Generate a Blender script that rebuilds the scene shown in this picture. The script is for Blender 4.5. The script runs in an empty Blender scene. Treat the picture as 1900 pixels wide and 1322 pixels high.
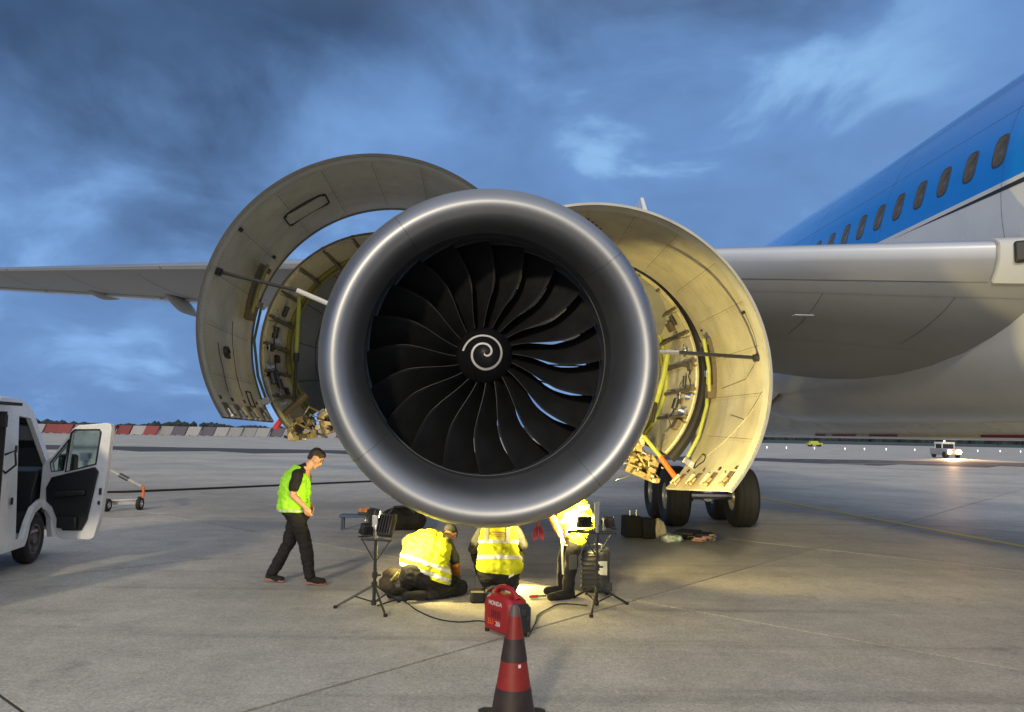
import bpy, bmesh, math, random
from math import sin, cos, pi, radians, degrees, atan2, sqrt, hypot
from mathutils import Vector as V, Matrix, noise
random.seed(7)
sc = bpy.context.scene
COL = sc.collection

# ------------------------------------------------------------------ camera
cam_d = bpy.data.cameras.new('camera'); cam = bpy.data.objects.new('camera', cam_d); COL.objects.link(cam)
YAW, PITCH, ROLL = radians(1.8), radians(5.72), radians(1.1)
fw = V((sin(YAW)*cos(PITCH), cos(YAW)*cos(PITCH), sin(PITCH)))
r0 = V((cos(YAW), -sin(YAW), 0)); u0 = r0.cross(fw)
rt = r0*cos(ROLL)+u0*sin(ROLL); up = u0*cos(ROLL)-r0*sin(ROLL)
cam.matrix_world = Matrix(((rt.x, up.x, -fw.x, 0), (rt.y, up.y, -fw.y, 0), (rt.z, up.z, -fw.z, 1.95), (0, 0, 0, 1)))
cam_d.sensor_width = 36; cam_d.lens = 36*1427/1900; cam_d.clip_start = .05; cam_d.clip_end = 9000
sc.camera = cam

# ------------------------------------------------------------------ render settings
sc.view_settings.view_transform = 'Standard'
try: sc.view_settings.look = 'None'
except Exception: pass
sc.view_settings.exposure = 0; sc.view_settings.gamma = 1; sc.view_settings.use_curve_mapping = False
sc.cycles.use_denoising = True
sc.cycles.sample_clamp_indirect = 6
sc.cycles.max_bounces = 8

# ------------------------------------------------------------------ light: apron floodlight direction (the sun lamp) and dusk sky
SUN_AZ, SUN_EL = radians(17), radians(20)          # light travels towards +Y, 17 degrees to the right
sun_d = bpy.data.lights.new('sun', 'SUN'); sun = bpy.data.objects.new('sun', sun_d); COL.objects.link(sun)
sun_d.energy = 1.7; sun_d.angle = radians(4); sun_d.color = (1, .83, .56)
sdir = V((sin(SUN_AZ)*cos(SUN_EL), cos(SUN_AZ)*cos(SUN_EL), -sin(SUN_EL)))
sun.rotation_euler = sdir.to_track_quat('-Z', 'Y').to_euler(); sun.location = (-8, -20, 12)

world = bpy.data.worlds.new('World'); sc.world = world; world.use_nodes = True
nt = world.node_tree; nt.nodes.clear()
def N(tree, kind, **kw):
    n = tree.nodes.new(kind)
    for k, v in kw.items():
        if k in ('op',): n.operation = v
        elif k == 'ins':
            for i, x in v.items(): n.inputs[i].default_value = x
        else: setattr(n, k, v)
    return n
def sky_nodes():
    L = nt.links.new
    tc = N(nt, 'ShaderNodeTexCoord'); sep = N(nt, 'ShaderNodeSeparateXYZ'); L(tc.outputs['Generated'], sep.inputs[0])
    zc = N(nt, 'ShaderNodeMath', op='MAXIMUM', ins={1: 0.0}); L(sep.outputs[2], zc.inputs[0])
    za = N(nt, 'ShaderNodeMath', op='ADD', ins={1: .42}); L(zc.outputs[0], za.inputs[0])
    dx = N(nt, 'ShaderNodeMath', op='DIVIDE'); L(sep.outputs[0], dx.inputs[0]); L(za.outputs[0], dx.inputs[1])
    dy = N(nt, 'ShaderNodeMath', op='DIVIDE'); L(sep.outputs[1], dy.inputs[0]); L(za.outputs[0], dy.inputs[1])
    cb = N(nt, 'ShaderNodeCombineXYZ'); L(dx.outputs[0], cb.inputs[0]); L(dy.outputs[0], cb.inputs[1])
    mp = N(nt, 'ShaderNodeMapping'); mp.inputs['Location'].default_value = (3.1, 1.7, 0); mp.inputs['Rotation'].default_value = (0, 0, radians(-12)); mp.inputs['Scale'].default_value = (1, 1, 1)
    L(cb.outputs[0], mp.inputs[0])
    def noi(scale, detail, rough, dist):
        n = N(nt, 'ShaderNodeTexNoise'); n.inputs['Scale'].default_value = scale; n.inputs['Detail'].default_value = detail
        n.inputs['Roughness'].default_value = rough; n.inputs['Distortion'].default_value = dist
        L(mp.outputs[0], n.inputs['Vector']); return n
    n1 = noi(1.25, 8, .55, .5); n2 = noi(3.4, 7, .53, .45); n3 = noi(9., 5, .5, .3)
    def mr(src, a, b, c=0., d=1., smooth=True):
        m = N(nt, 'ShaderNodeMapRange'); m.interpolation_type = 'SMOOTHSTEP' if smooth else 'LINEAR'
        for i, x in enumerate((a, b, c, d)): m.inputs[i+1].default_value = x
        L(src, m.inputs[0]); return m.outputs[0]
    def dot(vec):
        v = V(vec).normalized(); m = N(nt, 'ShaderNodeVectorMath', op='DOT_PRODUCT'); L(tc.outputs['Generated'], m.inputs[0]); m.inputs[1].default_value = v; return m.outputs['Value']
    def math_(op, a, b):
        m = N(nt, 'ShaderNodeMath', op=op)
        for i, x in enumerate((a, b)):
            if isinstance(x, (int, float)): m.inputs[i].default_value = x
            else: L(x, m.inputs[i])
        return m.outputs[0]
    def mix(f, a, b):
        m = N(nt, 'ShaderNodeMix', data_type='RGBA'); m.clamp_factor = True
        if isinstance(f, (int, float)): m.inputs['Factor'].default_value = f
        else: L(f, m.inputs['Factor'])
        for s, x in (('A', a), ('B', b)):
            k = [i for i in m.inputs if i.name == s and i.type == 'RGBA'][0]
            if isinstance(x, tuple): k.default_value = (*x, 1)
            else: L(x, k)
        return [o for o in m.outputs if o.type == 'RGBA'][0]
    nish = N(nt, 'ShaderNodeTexSky'); nish.sky_type = 'NISHITA'; nish.sun_disc = False
    nish.sun_elevation = radians(3); nish.sun_rotation = radians(180)+SUN_AZ
    nb = N(nt, 'ShaderNodeVectorMath', op='SCALE'); L(nish.outputs[0], nb.inputs[0]); nb.inputs['Scale'].default_value = .10
    # the heavy cloud bank on the left and the thinner cover on the right, modulated by the noise
    # the edge of the heavy cloud bank slopes down to the left; the noise frays it
    lean = math_('ADD', sep.outputs[2], math_('MULTIPLY', sep.outputs[0], -.30))
    fray = math_('ADD', math_('MULTIPLY', math_('SUBTRACT', n1.outputs[0], .5), .55), math_('MULTIPLY', math_('SUBTRACT', n2.outputs[0], .5), .26))
    bank = mr(math_('ADD', lean, fray), .30, .56)
    top = mr(math_('ADD', sep.outputs[2], math_('MULTIPLY', fray, .5)), .42, .60)
    puff = math_('ADD', math_('MULTIPLY', mr(n2.outputs[0], .32, .68), .75), math_('MULTIPLY', mr(n3.outputs[0], .3, .7), .25))
    mid = (.170, .335, .67); half = (.110, .218, .460); dark = (.043, .086, .185); bright = (.27, .50, .90)
    c = mix(math_('MULTIPLY', puff, .62), mid, half)
    c = mix(math_('MULTIPLY', mr(n2.outputs[0], .50, .30), mr(sep.outputs[2], .50, .05)), c, bright)
    c = mix(math_('MULTIPLY', top, .62), c, half)
    c = mix(math_('MULTIPLY', bank, mr(puff, -.6, .9, .65, 1.)), c, dark)
    # openings in the cover, seen as pale patches
    op = math_('MULTIPLY', mr(n2.outputs[0], .47, .33), mr(dot((.27, .88, .40)), .955, .995))
    c = mix(math_('MULTIPLY', op, .55), c, (.36, .66, 1.0))
    c = mix(.06, c, nb.outputs[0])
    # overhead and towards the last daylight behind the camera the overcast is paler and greyer
    rear = math_('ADD', math_('MULTIPLY', mr(sep.outputs[2], .45, .95), .75), mr(sep.outputs[1], .25, -.6))
    c = mix(math_('MINIMUM', rear, 1.), c, (.68, .71, .78))
    bg = N(nt, 'ShaderNodeBackground'); L(c, bg.inputs[0]); bg.inputs[1].default_value = 1.0
    out = N(nt, 'ShaderNodeOutputWorld'); L(bg.outputs[0], out.inputs[0])
sky_nodes()

# ------------------------------------------------------------------ materials
MATS = {}
def M(name, col, rough=.5, metal=0., var=.12, scale=4., bump=0., bscale=60., coat=0., emit=0., spec=.5, tint=None, coord='Object', dirt=0., stretch=None, objvar=0., alpha=None, trans=0.):
    if name in MATS: return MATS[name]
    m = bpy.data.materials.new(name); m.use_nodes = True; t = m.node_tree; L = t.links.new
    b = t.nodes['Principled BSDF']
    b.inputs['Roughness'].default_value = rough; b.inputs['Metallic'].default_value = metal
    b.inputs['Specular IOR Level'].default_value = spec; b.inputs['Coat Weight'].default_value = coat; b.inputs['Coat Roughness'].default_value = .1
    tc = N(t, 'ShaderNodeTexCoord'); src = tc.outputs[coord]
    if stretch:
        mp = N(t, 'ShaderNodeMapping'); mp.inputs['Scale'].default_value = stretch; L(src, mp.inputs[0]); src = mp.outputs[0]
    n = N(t, 'ShaderNodeTexNoise'); n.inputs['Scale'].default_value = scale; n.inputs['Detail'].default_value = 6; n.inputs['Roughness'].default_value = .6
    L(src, n.inputs['Vector'])
    ra = N(t, 'ShaderNodeMapRange'); ra.inputs[1].default_value = .3; ra.inputs[2].default_value = .7; L(n.outputs[0], ra.inputs[0])
    mx = N(t, 'ShaderNodeMix', data_type='RGBA'); L(ra.outputs[0], mx.inputs['Factor'])
    ia = [i for i in mx.inputs if i.type == 'RGBA']; tt = tint or col
    ia[0].default_value = (*[max(0, c*(1-var)) for c in tt], 1); ia[1].default_value = (*[min(1, c*(1+var)) for c in col], 1)
    co = [o for o in mx.outputs if o.type == 'RGBA'][0]
    if dirt:
        n3 = N(t, 'ShaderNodeTexNoise'); n3.inputs['Scale'].default_value = scale*3.1; n3.inputs['Detail'].default_value = 8; n3.inputs['Roughness'].default_value = .7; L(src, n3.inputs['Vector'])
        r3 = N(t, 'ShaderNodeMapRange'); r3.inputs[1].default_value = .52; r3.inputs[2].default_value = .75; r3.inputs[4].default_value = dirt; L(n3.outputs[0], r3.inputs[0])
        m3 = N(t, 'ShaderNodeMix', data_type='RGBA'); L(r3.outputs[0], m3.inputs['Factor']); i3 = [i for i in m3.inputs if i.type == 'RGBA']
        L(co, i3[0]); i3[1].default_value = (*[c*.35 for c in col], 1); co = [o for o in m3.outputs if o.type == 'RGBA'][0]
    if objvar:
        oi = N(t, 'ShaderNodeObjectInfo'); ro = N(t, 'ShaderNodeMapRange'); ro.inputs[3].default_value = 1-objvar; ro.inputs[4].default_value = 1+objvar; L(oi.outputs['Random'], ro.inputs[0])
        vm = N(t, 'ShaderNodeVectorMath', op='SCALE'); L(co, vm.inputs[0]); L(ro.outputs[0], vm.inputs['Scale']); co = vm.outputs[0]
    L(co, b.inputs['Base Color'])
    rr = N(t, 'ShaderNodeMapRange'); rr.inputs[3].default_value = max(.02, rough*.85); rr.inputs[4].default_value = min(1, rough*1.15); L(n.outputs[0], rr.inputs[0]); L(rr.outputs[0], b.inputs['Roughness'])
    if bump:
        n2 = N(t, 'ShaderNodeTexNoise'); n2.inputs['Scale'].default_value = bscale; n2.inputs['Detail'].default_value = 4; L(src, n2.inputs['Vector'])
        bp = N(t, 'ShaderNodeBump'); bp.inputs['Strength'].default_value = bump; bp.inputs['Distance'].default_value = .02; L(n2.outputs[0], bp.inputs['Height']); L(bp.outputs[0], b.inputs['Normal'])
    if emit:
        b.inputs['Emission Color'].default_value = (*col, 1); b.inputs['Emission Strength'].default_value = emit
    if trans: b.inputs['Transmission Weight'].default_value = trans
    if alpha is not None: b.inputs['Alpha'].default_value = alpha
    MATS[name] = m; return m

m_lip = M('polished aluminium', (.36, .375, .405), .47, 1., var=.04, scale=1.5)
m_barrel = M('grey acoustic liner', (.055, .06, .07), .5, .25, var=.1, scale=3, bump=.05, bscale=300)
m_blade = M('black carbon blade', (.011, .012, .014), .42, 0, var=.25, scale=5)
m_bladeedge = M('dark titanium', (.05, .05, .055), .45, .5)
m_spin = M('spinner black', (.009, .009, .011), .45)
m_white = M('white paint mark', (.75, .75, .74), .5)
m_cream = M('cowl inner composite', (.50, .475, .365), .38, 0, var=.14, scale=1.6, tint=(.44, .405, .30), dirt=.38, coat=.15)
m_creamlt = M('reverser inner panel', (.62, .585, .43), .5, 0, var=.12, scale=3, dirt=.5, objvar=.14)
m_cowlout = M('cowl outer paint', (.55, .56, .57), .3, 0, var=.05, coat=.3)
m_edge = M('black edge seal', (.018, .018, .02), .6)
m_rib = M('brown rib', (.12, .095, .06), .55, dirt=.3)
m_zinc = M('green primer', (.36, .40, .09), .5, dirt=.3)
m_olive = M('olive edge ring', (.22, .22, .07), .45)
m_duct = M('dark duct wall', (.17, .19, .225), .32, .1, var=.2, scale=2)
m_dark = M('black rubber', (.015, .015, .016), .7, var=.3)
m_plast = M('black plastic', (.022, .023, .025), .45)
m_steel = M('steel', (.55, .55, .56), .3, 1.)
m_darksteel = M('dark steel', (.10, .10, .105), .4, .8)
m_gold = M('brass coloured fitting', (.46, .36, .17), .42, .3, var=.25, scale=14, dirt=.6)
m_orange = M('orange strut', (.75, .16, .03), .45)
m_red = M('red tag', (.55, .03, .04), .6, bump=.2)
m_blue = M('airliner blue', (.003, .225, .78), .22, 0, var=.04, coat=.5)
m_white_ac = M('airliner white', (.62, .64, .66), .28, 0, var=.05, scale=1.2, coat=.4, dirt=.06)
m_grey_ac = M('wing grey', (.27, .285, .31), .42, 0, var=.06, scale=1.2, dirt=.12)
m_fair = M('fairing grey', (.56, .585, .62), .24, 0, var=.06, scale=1., coat=.3, dirt=.08)
m_slat = M('slat metal', (.62, .64, .67), .30, .85, var=.03, scale=.7)
m_line = M('panel seam', (.05, .05, .052), .6)
m_seamlt = M('faint panel seam', (.12, .12, .12), .6)
m_glass_ac = M('cabin window pane', (.10, .085, .06), .12, 0, var=.5, scale=6)
m_tyre = M('tyre', (.018, .018, .019), .75, var=.2, scale=6, bump=.1)
m_rim = M('wheel rim', (.45, .45, .46), .4, .4, dirt=.4)
m_van = M('white van paint', (.80, .82, .85), .3, 0, var=.05, coat=.4, dirt=.22)
m_vanin = M('grey van lining', (.38, .39, .40), .6, dirt=.3)
m_trim = M('black door trim', (.014, .015, .018), .5, bump=.05)
m_vest = M('hi-vis yellow fabric', (.52, .56, .010), .75, var=.12, scale=9, bump=.25, bscale=16)
m_vestgreen = M('hi-vis lime fabric', (.34, .80, .03), .75, var=.10, scale=9, bump=.25, bscale=35)
m_refl = M('reflective band', (.62, .62, .58), .35, .2, var=.08, scale=20)
m_cloth = M('black cloth', (.008, .008, .009), .85, var=.3, scale=12, bump=.3, bscale=40)
m_greycloth = M('dark grey cloth', (.05, .052, .05), .85, var=.3, scale=12, bump=.3, bscale=40)
m_skin = M('skin', (.56, .31, .21), .5, var=.08, scale=14)
m_hair = M('dark hair', (.025, .018, .013), .6, var=.4, scale=40, bump=.5, bscale=90)
m_eye = M('eye', (.03, .02, .02), .3)
m_sole = M('red brown sole', (.33, .14, .11), .7)
m_glove = M('green glove', (.02, .22, .15), .6)
m_orangecloth = M('orange cloth', (.72, .24, .04), .8, bump=.2)
m_genred = M('generator red', (.30, .006, .012), .4, var=.08, coat=.3)
m_conered = M('cone red rubber', (.24, .014, .010), .5, var=.25, scale=6, dirt=.35)
m_conedark = M('worn dark reflective band', (.030, .018, .018), .55, var=.35, scale=10)
m_case = M('black ribbed case', (.03, .031, .032), .5)
m_label = M('pale label', (.70, .72, .58), .6, var=.04)
m_lens = M('lit lamp lens', (1, .84, .45), .3, emit=26)
m_head = M('tug headlight', (1, .62, .28), .3, emit=60)
m_edgeL = M('edge light glass', (.9, .95, 1), .3, emit=2)
m_bred = M('barrier red plastic', (.20, .035, .045), .6, dirt=.3, objvar=.2)
m_bwhite = M('barrier white plastic', (.27, .28, .31), .6, dirt=.3, objvar=.25)
m_bblue = M('barrier dark plastic', (.09, .08, .12), .6, dirt=.3)
m_tree = M('distant foliage', (.022, .034, .036), .9, var=.4, scale=.2)
m_yellow = M('yellow paint', (.80, .60, .05), .6, dirt=.25)
m_hivehicle = M('yellow vehicle paint', (.42, .46, .05), .5)
m_pale = M('pale apron paint', (.60, .60, .58), .7, dirt=.5)
m_glass = M('vehicle glass', (.62, .78, .74), .05, trans=1.)
m_mirror = M('mirror glass', (.75, .77, .8), .05, 1.)
m_bluegrey = M('blue grey metal', (.07, .10, .17), .5, .3, dirt=.4)
m_redkeel = M('dark red keel paint', (.13, .008, .016), .5)
m_tan = M('tan keel paint', (.36, .33, .26), .5)
m_grass = M('airfield grass', (.03, .05, .045), .95, var=.3, scale=.05)
m_seal = M('joint sealant', (.05, .05, .05), .8)

JA0 = radians(47.5)
def concrete(name, objvar):
    m = bpy.data.materials.new(name); m.use_nodes = True; t = m.node_tree; L = t.links.new; b = t.nodes['Principled BSDF']
    g = N(t, 'ShaderNodeNewGeometry')
    def noi(scale, det, ro, stretch=None):
        src = g.outputs['Position']
        if stretch:
            mp = N(t, 'ShaderNodeMapping'); mp.inputs['Scale'].default_value = stretch; mp.inputs['Rotation'].default_value = (0, 0, radians(4)); L(src, mp.inputs[0]); src = mp.outputs[0]
        n = N(t, 'ShaderNodeTexNoise'); n.inputs['Scale'].default_value = scale; n.inputs['Detail'].default_value = det; n.inputs['Roughness'].default_value = ro; L(src, n.inputs['Vector']); return n.outputs[0]
    def ramp(src, a, b_, lo, hi):
        r = N(t, 'ShaderNodeMapRange'); r.inputs[1].default_value = a; r.inputs[2].default_value = b_; r.inputs[3].default_value = lo; r.inputs[4].default_value = hi; L(src, r.inputs[0]); return r.outputs[0]
    def mul(a, c):
        r = N(t, 'ShaderNodeMath', op='MULTIPLY'); L(a, r.inputs[0]); L(c, r.inputs[1]); return r.outputs[0]
    f = ramp(noi(.22, 6, .65), .3, .7, .76, 1.16)
    f = mul(f, ramp(noi(2.2, 6, .65), .3, .7, .86, 1.12)); f = mul(f, ramp(noi(13, 5, .7), .3, .7, .84, 1.14))
    f = mul(f, ramp(noi(38, 3, .7), .30, .70, .70, 1.28))
    f = mul(f, ramp(noi(150, 2, .6), .30, .70, .80, 1.20))
    f = mul(f, ramp(noi(.06, 4, .6, (1, 7, 1)), .55, .75, 1.0, .78))       # rubber marks and wet streaks across the apron
    f = mul(f, ramp(noi(1.3, 6, .65), .60, .72, 1.0, .70))                   # oil stains
    mp2 = N(t, 'ShaderNodeMapping'); mp2.inputs['Rotation'].default_value = (0, 0, -JA0); mp2.inputs['Scale'].default_value = (.10, 2.6, 1); L(g.outputs['Position'], mp2.inputs[0])
    n9 = N(t, 'ShaderNodeTexNoise'); n9.inputs['Scale'].default_value = 1; n9.inputs['Detail'].default_value = 6; L(mp2.outputs[0], n9.inputs['Vector']); f = mul(f, ramp(n9.outputs[0], .56, .70, 1.0, .80))   # tyre tracks
    if objvar:
        oi = N(t, 'ShaderNodeObjectInfo'); f = mul(f, ramp(oi.outputs['Random'], 0, 1, 1-objvar, 1+objvar))
    vm = N(t, 'ShaderNodeVectorMath', op='SCALE'); vm.inputs[0].default_value = (.45, .425, .372); L(f, vm.inputs['Scale']); L(vm.outputs[0], b.inputs['Base Color'])
    b.inputs['Roughness'].default_value = .62; b.inputs['Specular IOR Level'].default_value = .35
    bp = N(t, 'ShaderNodeBump'); bp.inputs['Strength'].default_value = .35; bp.inputs['Distance'].default_value = .006; L(noi(70, 4, .7), bp.inputs['Height']); L(bp.outputs[0], b.inputs['Normal'])
    return m
m_apron = concrete('apron concrete', 0); m_slab = concrete('concrete slab', .07)

# ------------------------------------------------------------------ mesh helpers
class MB:
    def __init__(s): s.v = []; s.f = []; s.mi = []
    def add(s, vs, fs, mi=0):
        o = len(s.v); s.v += [tuple(x) for x in vs]; s.f += [tuple(i+o for i in f) for f in fs]; s.mi += [mi]*len(fs)
    def obox(s, c, ax, ay, az, sx, sy, sz, mi=0, taper=1.):
        c = V(c); ax = V(ax).normalized()*sx/2; ay = V(ay).normalized()*sy/2; az = V(az).normalized()*sz/2; vs = []
        for k in (-1, 1):
            q = 1 if k < 0 else taper
            for i, j in ((-1, -1), (1, -1), (1, 1), (-1, 1)): vs.append(c+ax*i*q+ay*j*q+az*k)
        s.add(vs, [(3, 2, 1, 0), (4, 5, 6, 7), (0, 1, 5, 4), (1, 2, 6, 5), (2, 3, 7, 6), (3, 0, 4, 7)], mi)
    def box(s, c, sx, sy, sz, rz=0., mi=0, taper=1.):
        s.obox(c, (cos(rz), sin(rz), 0), (-sin(rz), cos(rz), 0), (0, 0, 1), sx, sy, sz, mi, taper)
    def tube(s, pts, r, n=8, mi=0, cap=True):
        pts = [V(p) for p in pts]; rs = r if isinstance(r, (list, tuple)) else [r]*len(pts); vs = []; ref = None
        for i, p in enumerate(pts):
            d = (pts[min(i+1, len(pts)-1)]-pts[max(i-1, 0)]).normalized()
            if ref is None: ref = d.orthogonal().normalized()
            a = (ref-d*ref.dot(d))
            a = a.normalized() if a.length > 1e-6 else d.orthogonal().normalized()
            ref = a; b = d.cross(a)
            for k in range(n): vs.append(p+(a*cos(2*pi*k/n)+b*sin(2*pi*k/n))*rs[i])
        fs = []
        for i in range(len(pts)-1):
            for k in range(n):
                k2 = (k+1) % n; fs.append((i*n+k, i*n+k2, (i+1)*n+k2, (i+1)*n+k))
        if cap: fs.append(tuple(range(n-1, -1, -1))); fs.append(tuple((len(pts)-1)*n+k for k in range(n)))
        s.add(vs, fs, mi)
    def lathe(s, prof, n=64, cen=None, axis='y', org=(0, 0, 0), a0=0., a1=2*pi, closed=True, mi=0):
        # prof: list of (position along the axis, radius)
        vs = []; m = n if closed else n+1
        for (y, r) in prof:
            cx, cz = cen(y) if cen else (0, 0)
            for k in range(m):
                a = a0+(a1-a0)*k/n
                if axis == 'y': vs.append((org[0]+cx+r*cos(a), org[1]+y, org[2]+cz+r*sin(a)))
                elif axis == 'z': vs.append((org[0]+cx+r*cos(a), org[1]+cz+r*sin(a), org[2]+y))
                else: vs.append((org[0]+y, org[1]+cx+r*cos(a), org[2]+cz+r*sin(a)))
        fs = []
        for i in range(len(prof)-1):
            for k in range(n):
                k2 = (k+1) % m if closed else k+1
                fs.append((i*m+k, i*m+k2, (i+1)*m+k2, (i+1)*m+k))
        s.add(vs, fs, mi)
    def loft(s, rings, closed=True, cap=True, mi=0):
        n = len(rings[0]); vs = [p for r in rings for p in r]; fs = []
        for i in range(len(rings)-1):
            for k in range(n if closed else n-1):
                k2 = (k+1) % n; fs.append((i*n+k, i*n+k2, (i+1)*n+k2, (i+1)*n+k))
        if cap and closed: fs.append(tuple(range(n-1, -1, -1))); fs.append(tuple((len(rings)-1)*n+k for k in range(n)))
        s.add(vs, fs, mi)
    def plate(s, outer, holes, fmap, thick, mi=0):
        # flat plate with holes; fmap(u, v, w) places it, thickness along w
        bm = bmesh.new(); edges = []
        for loop in [outer]+list(holes):
            vv = [bm.verts.new((p[0], p[1], 0)) for p in loop]
            for i in range(len(vv)): edges.append(bm.edges.new((vv[i], vv[(i+1) % len(vv)])))
        bmesh.ops.triangle_fill(bm, use_beauty=True, edges=edges)
        ext = bmesh.ops.extrude_face_region(bm, geom=bm.faces[:])
        for e in ext['geom']:
            if isinstance(e, bmesh.types.BMVert): e.co.z = thick
        bm.verts.index_update()
        s.add([fmap(v.co.x, v.co.y, v.co.z) for v in bm.verts], [tuple(v.index for v in f.verts) for f in bm.faces], mi); bm.free()
    def build(s, name, mats, parent=None, smooth=35, bevel=0., seg=2, recalc=True):
        me = bpy.data.meshes.new(name); me.from_pydata(s.v, [], s.f); 
        for m in (mats if isinstance(mats, (list, tuple)) else [mats]): me.materials.append(m)
        me.polygons.foreach_set('material_index', s.mi)
        if recalc:
            bm = bmesh.new(); bm.from_mesh(me); bmesh.ops.recalc_face_normals(bm, faces=bm.faces); bm.to_mesh(me); bm.free()
        o = bpy.data.objects.new(name, me); COL.objects.link(o)
        if smooth:
            me.polygons.foreach_set('use_smooth', [True]*len(me.polygons)); me.set_sharp_from_angle(angle=radians(smooth))
        if bevel:
            b = o.modifiers.new('bevel', 'BEVEL'); b.width = bevel; b.segments = seg; b.limit_method = 'ANGLE'; b.angle_limit = radians(40)
        return child(o, parent)
def child(o, parent):
    if parent is not None:
        o.parent = parent
        if parent.parent is None: o.matrix_parent_inverse = Matrix.Translation(-parent.location)
    return o
def thing(name, loc, label, cat, group=None):
    e = bpy.data.objects.new(name, None); COL.objects.link(e); e.location = loc; e.empty_display_size = .2
    return tag(e, label, cat, group)
def tag(o, label, cat, group=None, kind=None):
    if label: o['label'] = label
    if cat: o['category'] = cat
    if group: o['group'] = group
    if kind: o['kind'] = kind
    return o
def copy_tree(o, delta, parent=None):
    c = o.copy(); COL.objects.link(c)
    if parent is None: c.location = o.location+V(delta)
    else: c.parent = parent
    for ch in list(o.children): copy_tree(ch, delta, c)
    return c
def text(body, loc, right, upv, size, mat, parent, name='lettering', extrude=.001):
    cu = bpy.data.curves.new(name, 'FONT'); cu.body = body; cu.size = size; cu.extrude = extrude; cu.align_x = 'CENTER'; cu.align_y = 'CENTER'
    cu.materials.append(mat); o = bpy.data.objects.new(name, cu); COL.objects.link(o)
    r = V(right).normalized(); u = V(upv).normalized(); n = r.cross(u)
    dg = bpy.context.evaluated_depsgraph_get(); dg.update(); me = bpy.data.meshes.new_from_object(o.evaluated_get(dg)); bpy.data.objects.remove(o); bpy.data.curves.remove(cu)
    me.name = name; o = bpy.data.objects.new(name, me); COL.objects.link(o); child(o, parent)
    o.matrix_basis = Matrix(((r.x, u.x, n.x, loc[0]), (r.y, u.y, n.y, loc[1]), (r.z, u.z, n.z, loc[2]), (0, 0, 0, 1)))
    return o

# ================================================================== THE SETTING
# concrete apron: a sheet to the horizon, dark joint sealant and separate slabs where their joints can be seen
g = MB(); g.add([(-3500, -300, -.030), (3500, -300, -.030), (3500, 6000, -.030), (-3500, 6000, -.030)], [(0, 1, 2, 3)])
apron = g.build('apron', m_apron, smooth=0, recalc=False); tag(apron, None, None, kind='structure')
JA = radians(47.5); jt = V((cos(JA), sin(JA), 0)); jn = V((-sin(JA), cos(JA), 0)); S = 6.1; GAP = .034
sl = MB(); h = (S-GAP)/2
sl.add([jt*a*h+jn*b*h+V((0, 0, z)) for z in (-.024, 0) for a, b in ((-1, -1), (1, -1), (1, 1), (-1, 1))],
       [(4, 5, 6, 7), (0, 1, 5, 4), (1, 2, 6, 5), (2, 3, 7, 6), (3, 0, 4, 7)])
slab0 = None; nslab = 0
for i in range(-9, 16):
    for j in range(-9, 12):
        c = jt*(8.1+S*(i+.5))+jn*(4.98+S*(j+.5))
        if c.y < -6 or c.y > 62 or abs(c.x-.03*c.y) > 9+.70*max(c.y, 0): continue
        if slab0 is None: slab0 = sl.build('concrete_slab', m_slab, apron, smooth=0); o = slab0
        else: o = slab0.copy(); COL.objects.link(o)
        o.parent = apron; o.location = (c.x, c.y, random.uniform(-.0015, .0015)); nslab += 1
sg = MB(); sg.add([(-60, -12, -.012), (75, -12, -.012), (75, 75, -.012), (-60, 75, -.012)], [(0, 1, 2, 3)])
tag(sg.build('joint_sealant', m_seal, apron, smooth=0, recalc=False), None, None)

def strip(name, pts, w, m, z=.006):
    b = MB(); vs = []
    for i, p in enumerate(pts):
        p = V((p[0], p[1], z)); d = (V((*pts[min(i+1, len(pts)-1)], 0))-V((*pts[max(i-1, 0)], 0))).normalized(); nn = V((-d.y, d.x, 0))*w/2
        vs += [p+nn, p-nn]
    b.add(vs, [(2*i, 2*i+1, 2*i+3, 2*i+2) for i in range(len(pts)-1)])
    return tag(b.build(name, m, smooth=0, recalc=False), None, None, kind='structure')
strip('taxi_line_marking', [(11.2, 4), (10.2, 14.4), (9.6, 20), (9.05, 25.5), (8.3, 33), (7.2, 44), (5.5, 60)], .21, m_yellow)
for k, (p, q, w) in enumerate([((20, 52), (24.5, 53), .5), ((26, 60), (30, 60.5), .5), ((28, 74), (36, 75), .6), ((33, 84), (44, 84), .5), ((22, 58), (40, 66), .25)]):
    strip('apron_marking', [p, q], w, m_pale, .006+.002*k)
for k in range(14):   # dashed stand guidance marks out on the apron
    strip('apron_marking', [(27+k*1.9, 70-k*.35), (27.9+k*1.9, 69.85-k*.35)], .3, m_pale, .010)
gf = MB(); gf.add([(20, 300, .03), (3000, 300, .03), (3000, 5000, .03), (-2500, 5000, .03), (-2500, 420, .03), (-60, 420, .03)], [(0, 1, 2, 3, 4, 5)])
tag(gf.build('grass_field', m_grass, smooth=0, recalc=False), None, None, kind='structure')
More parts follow.
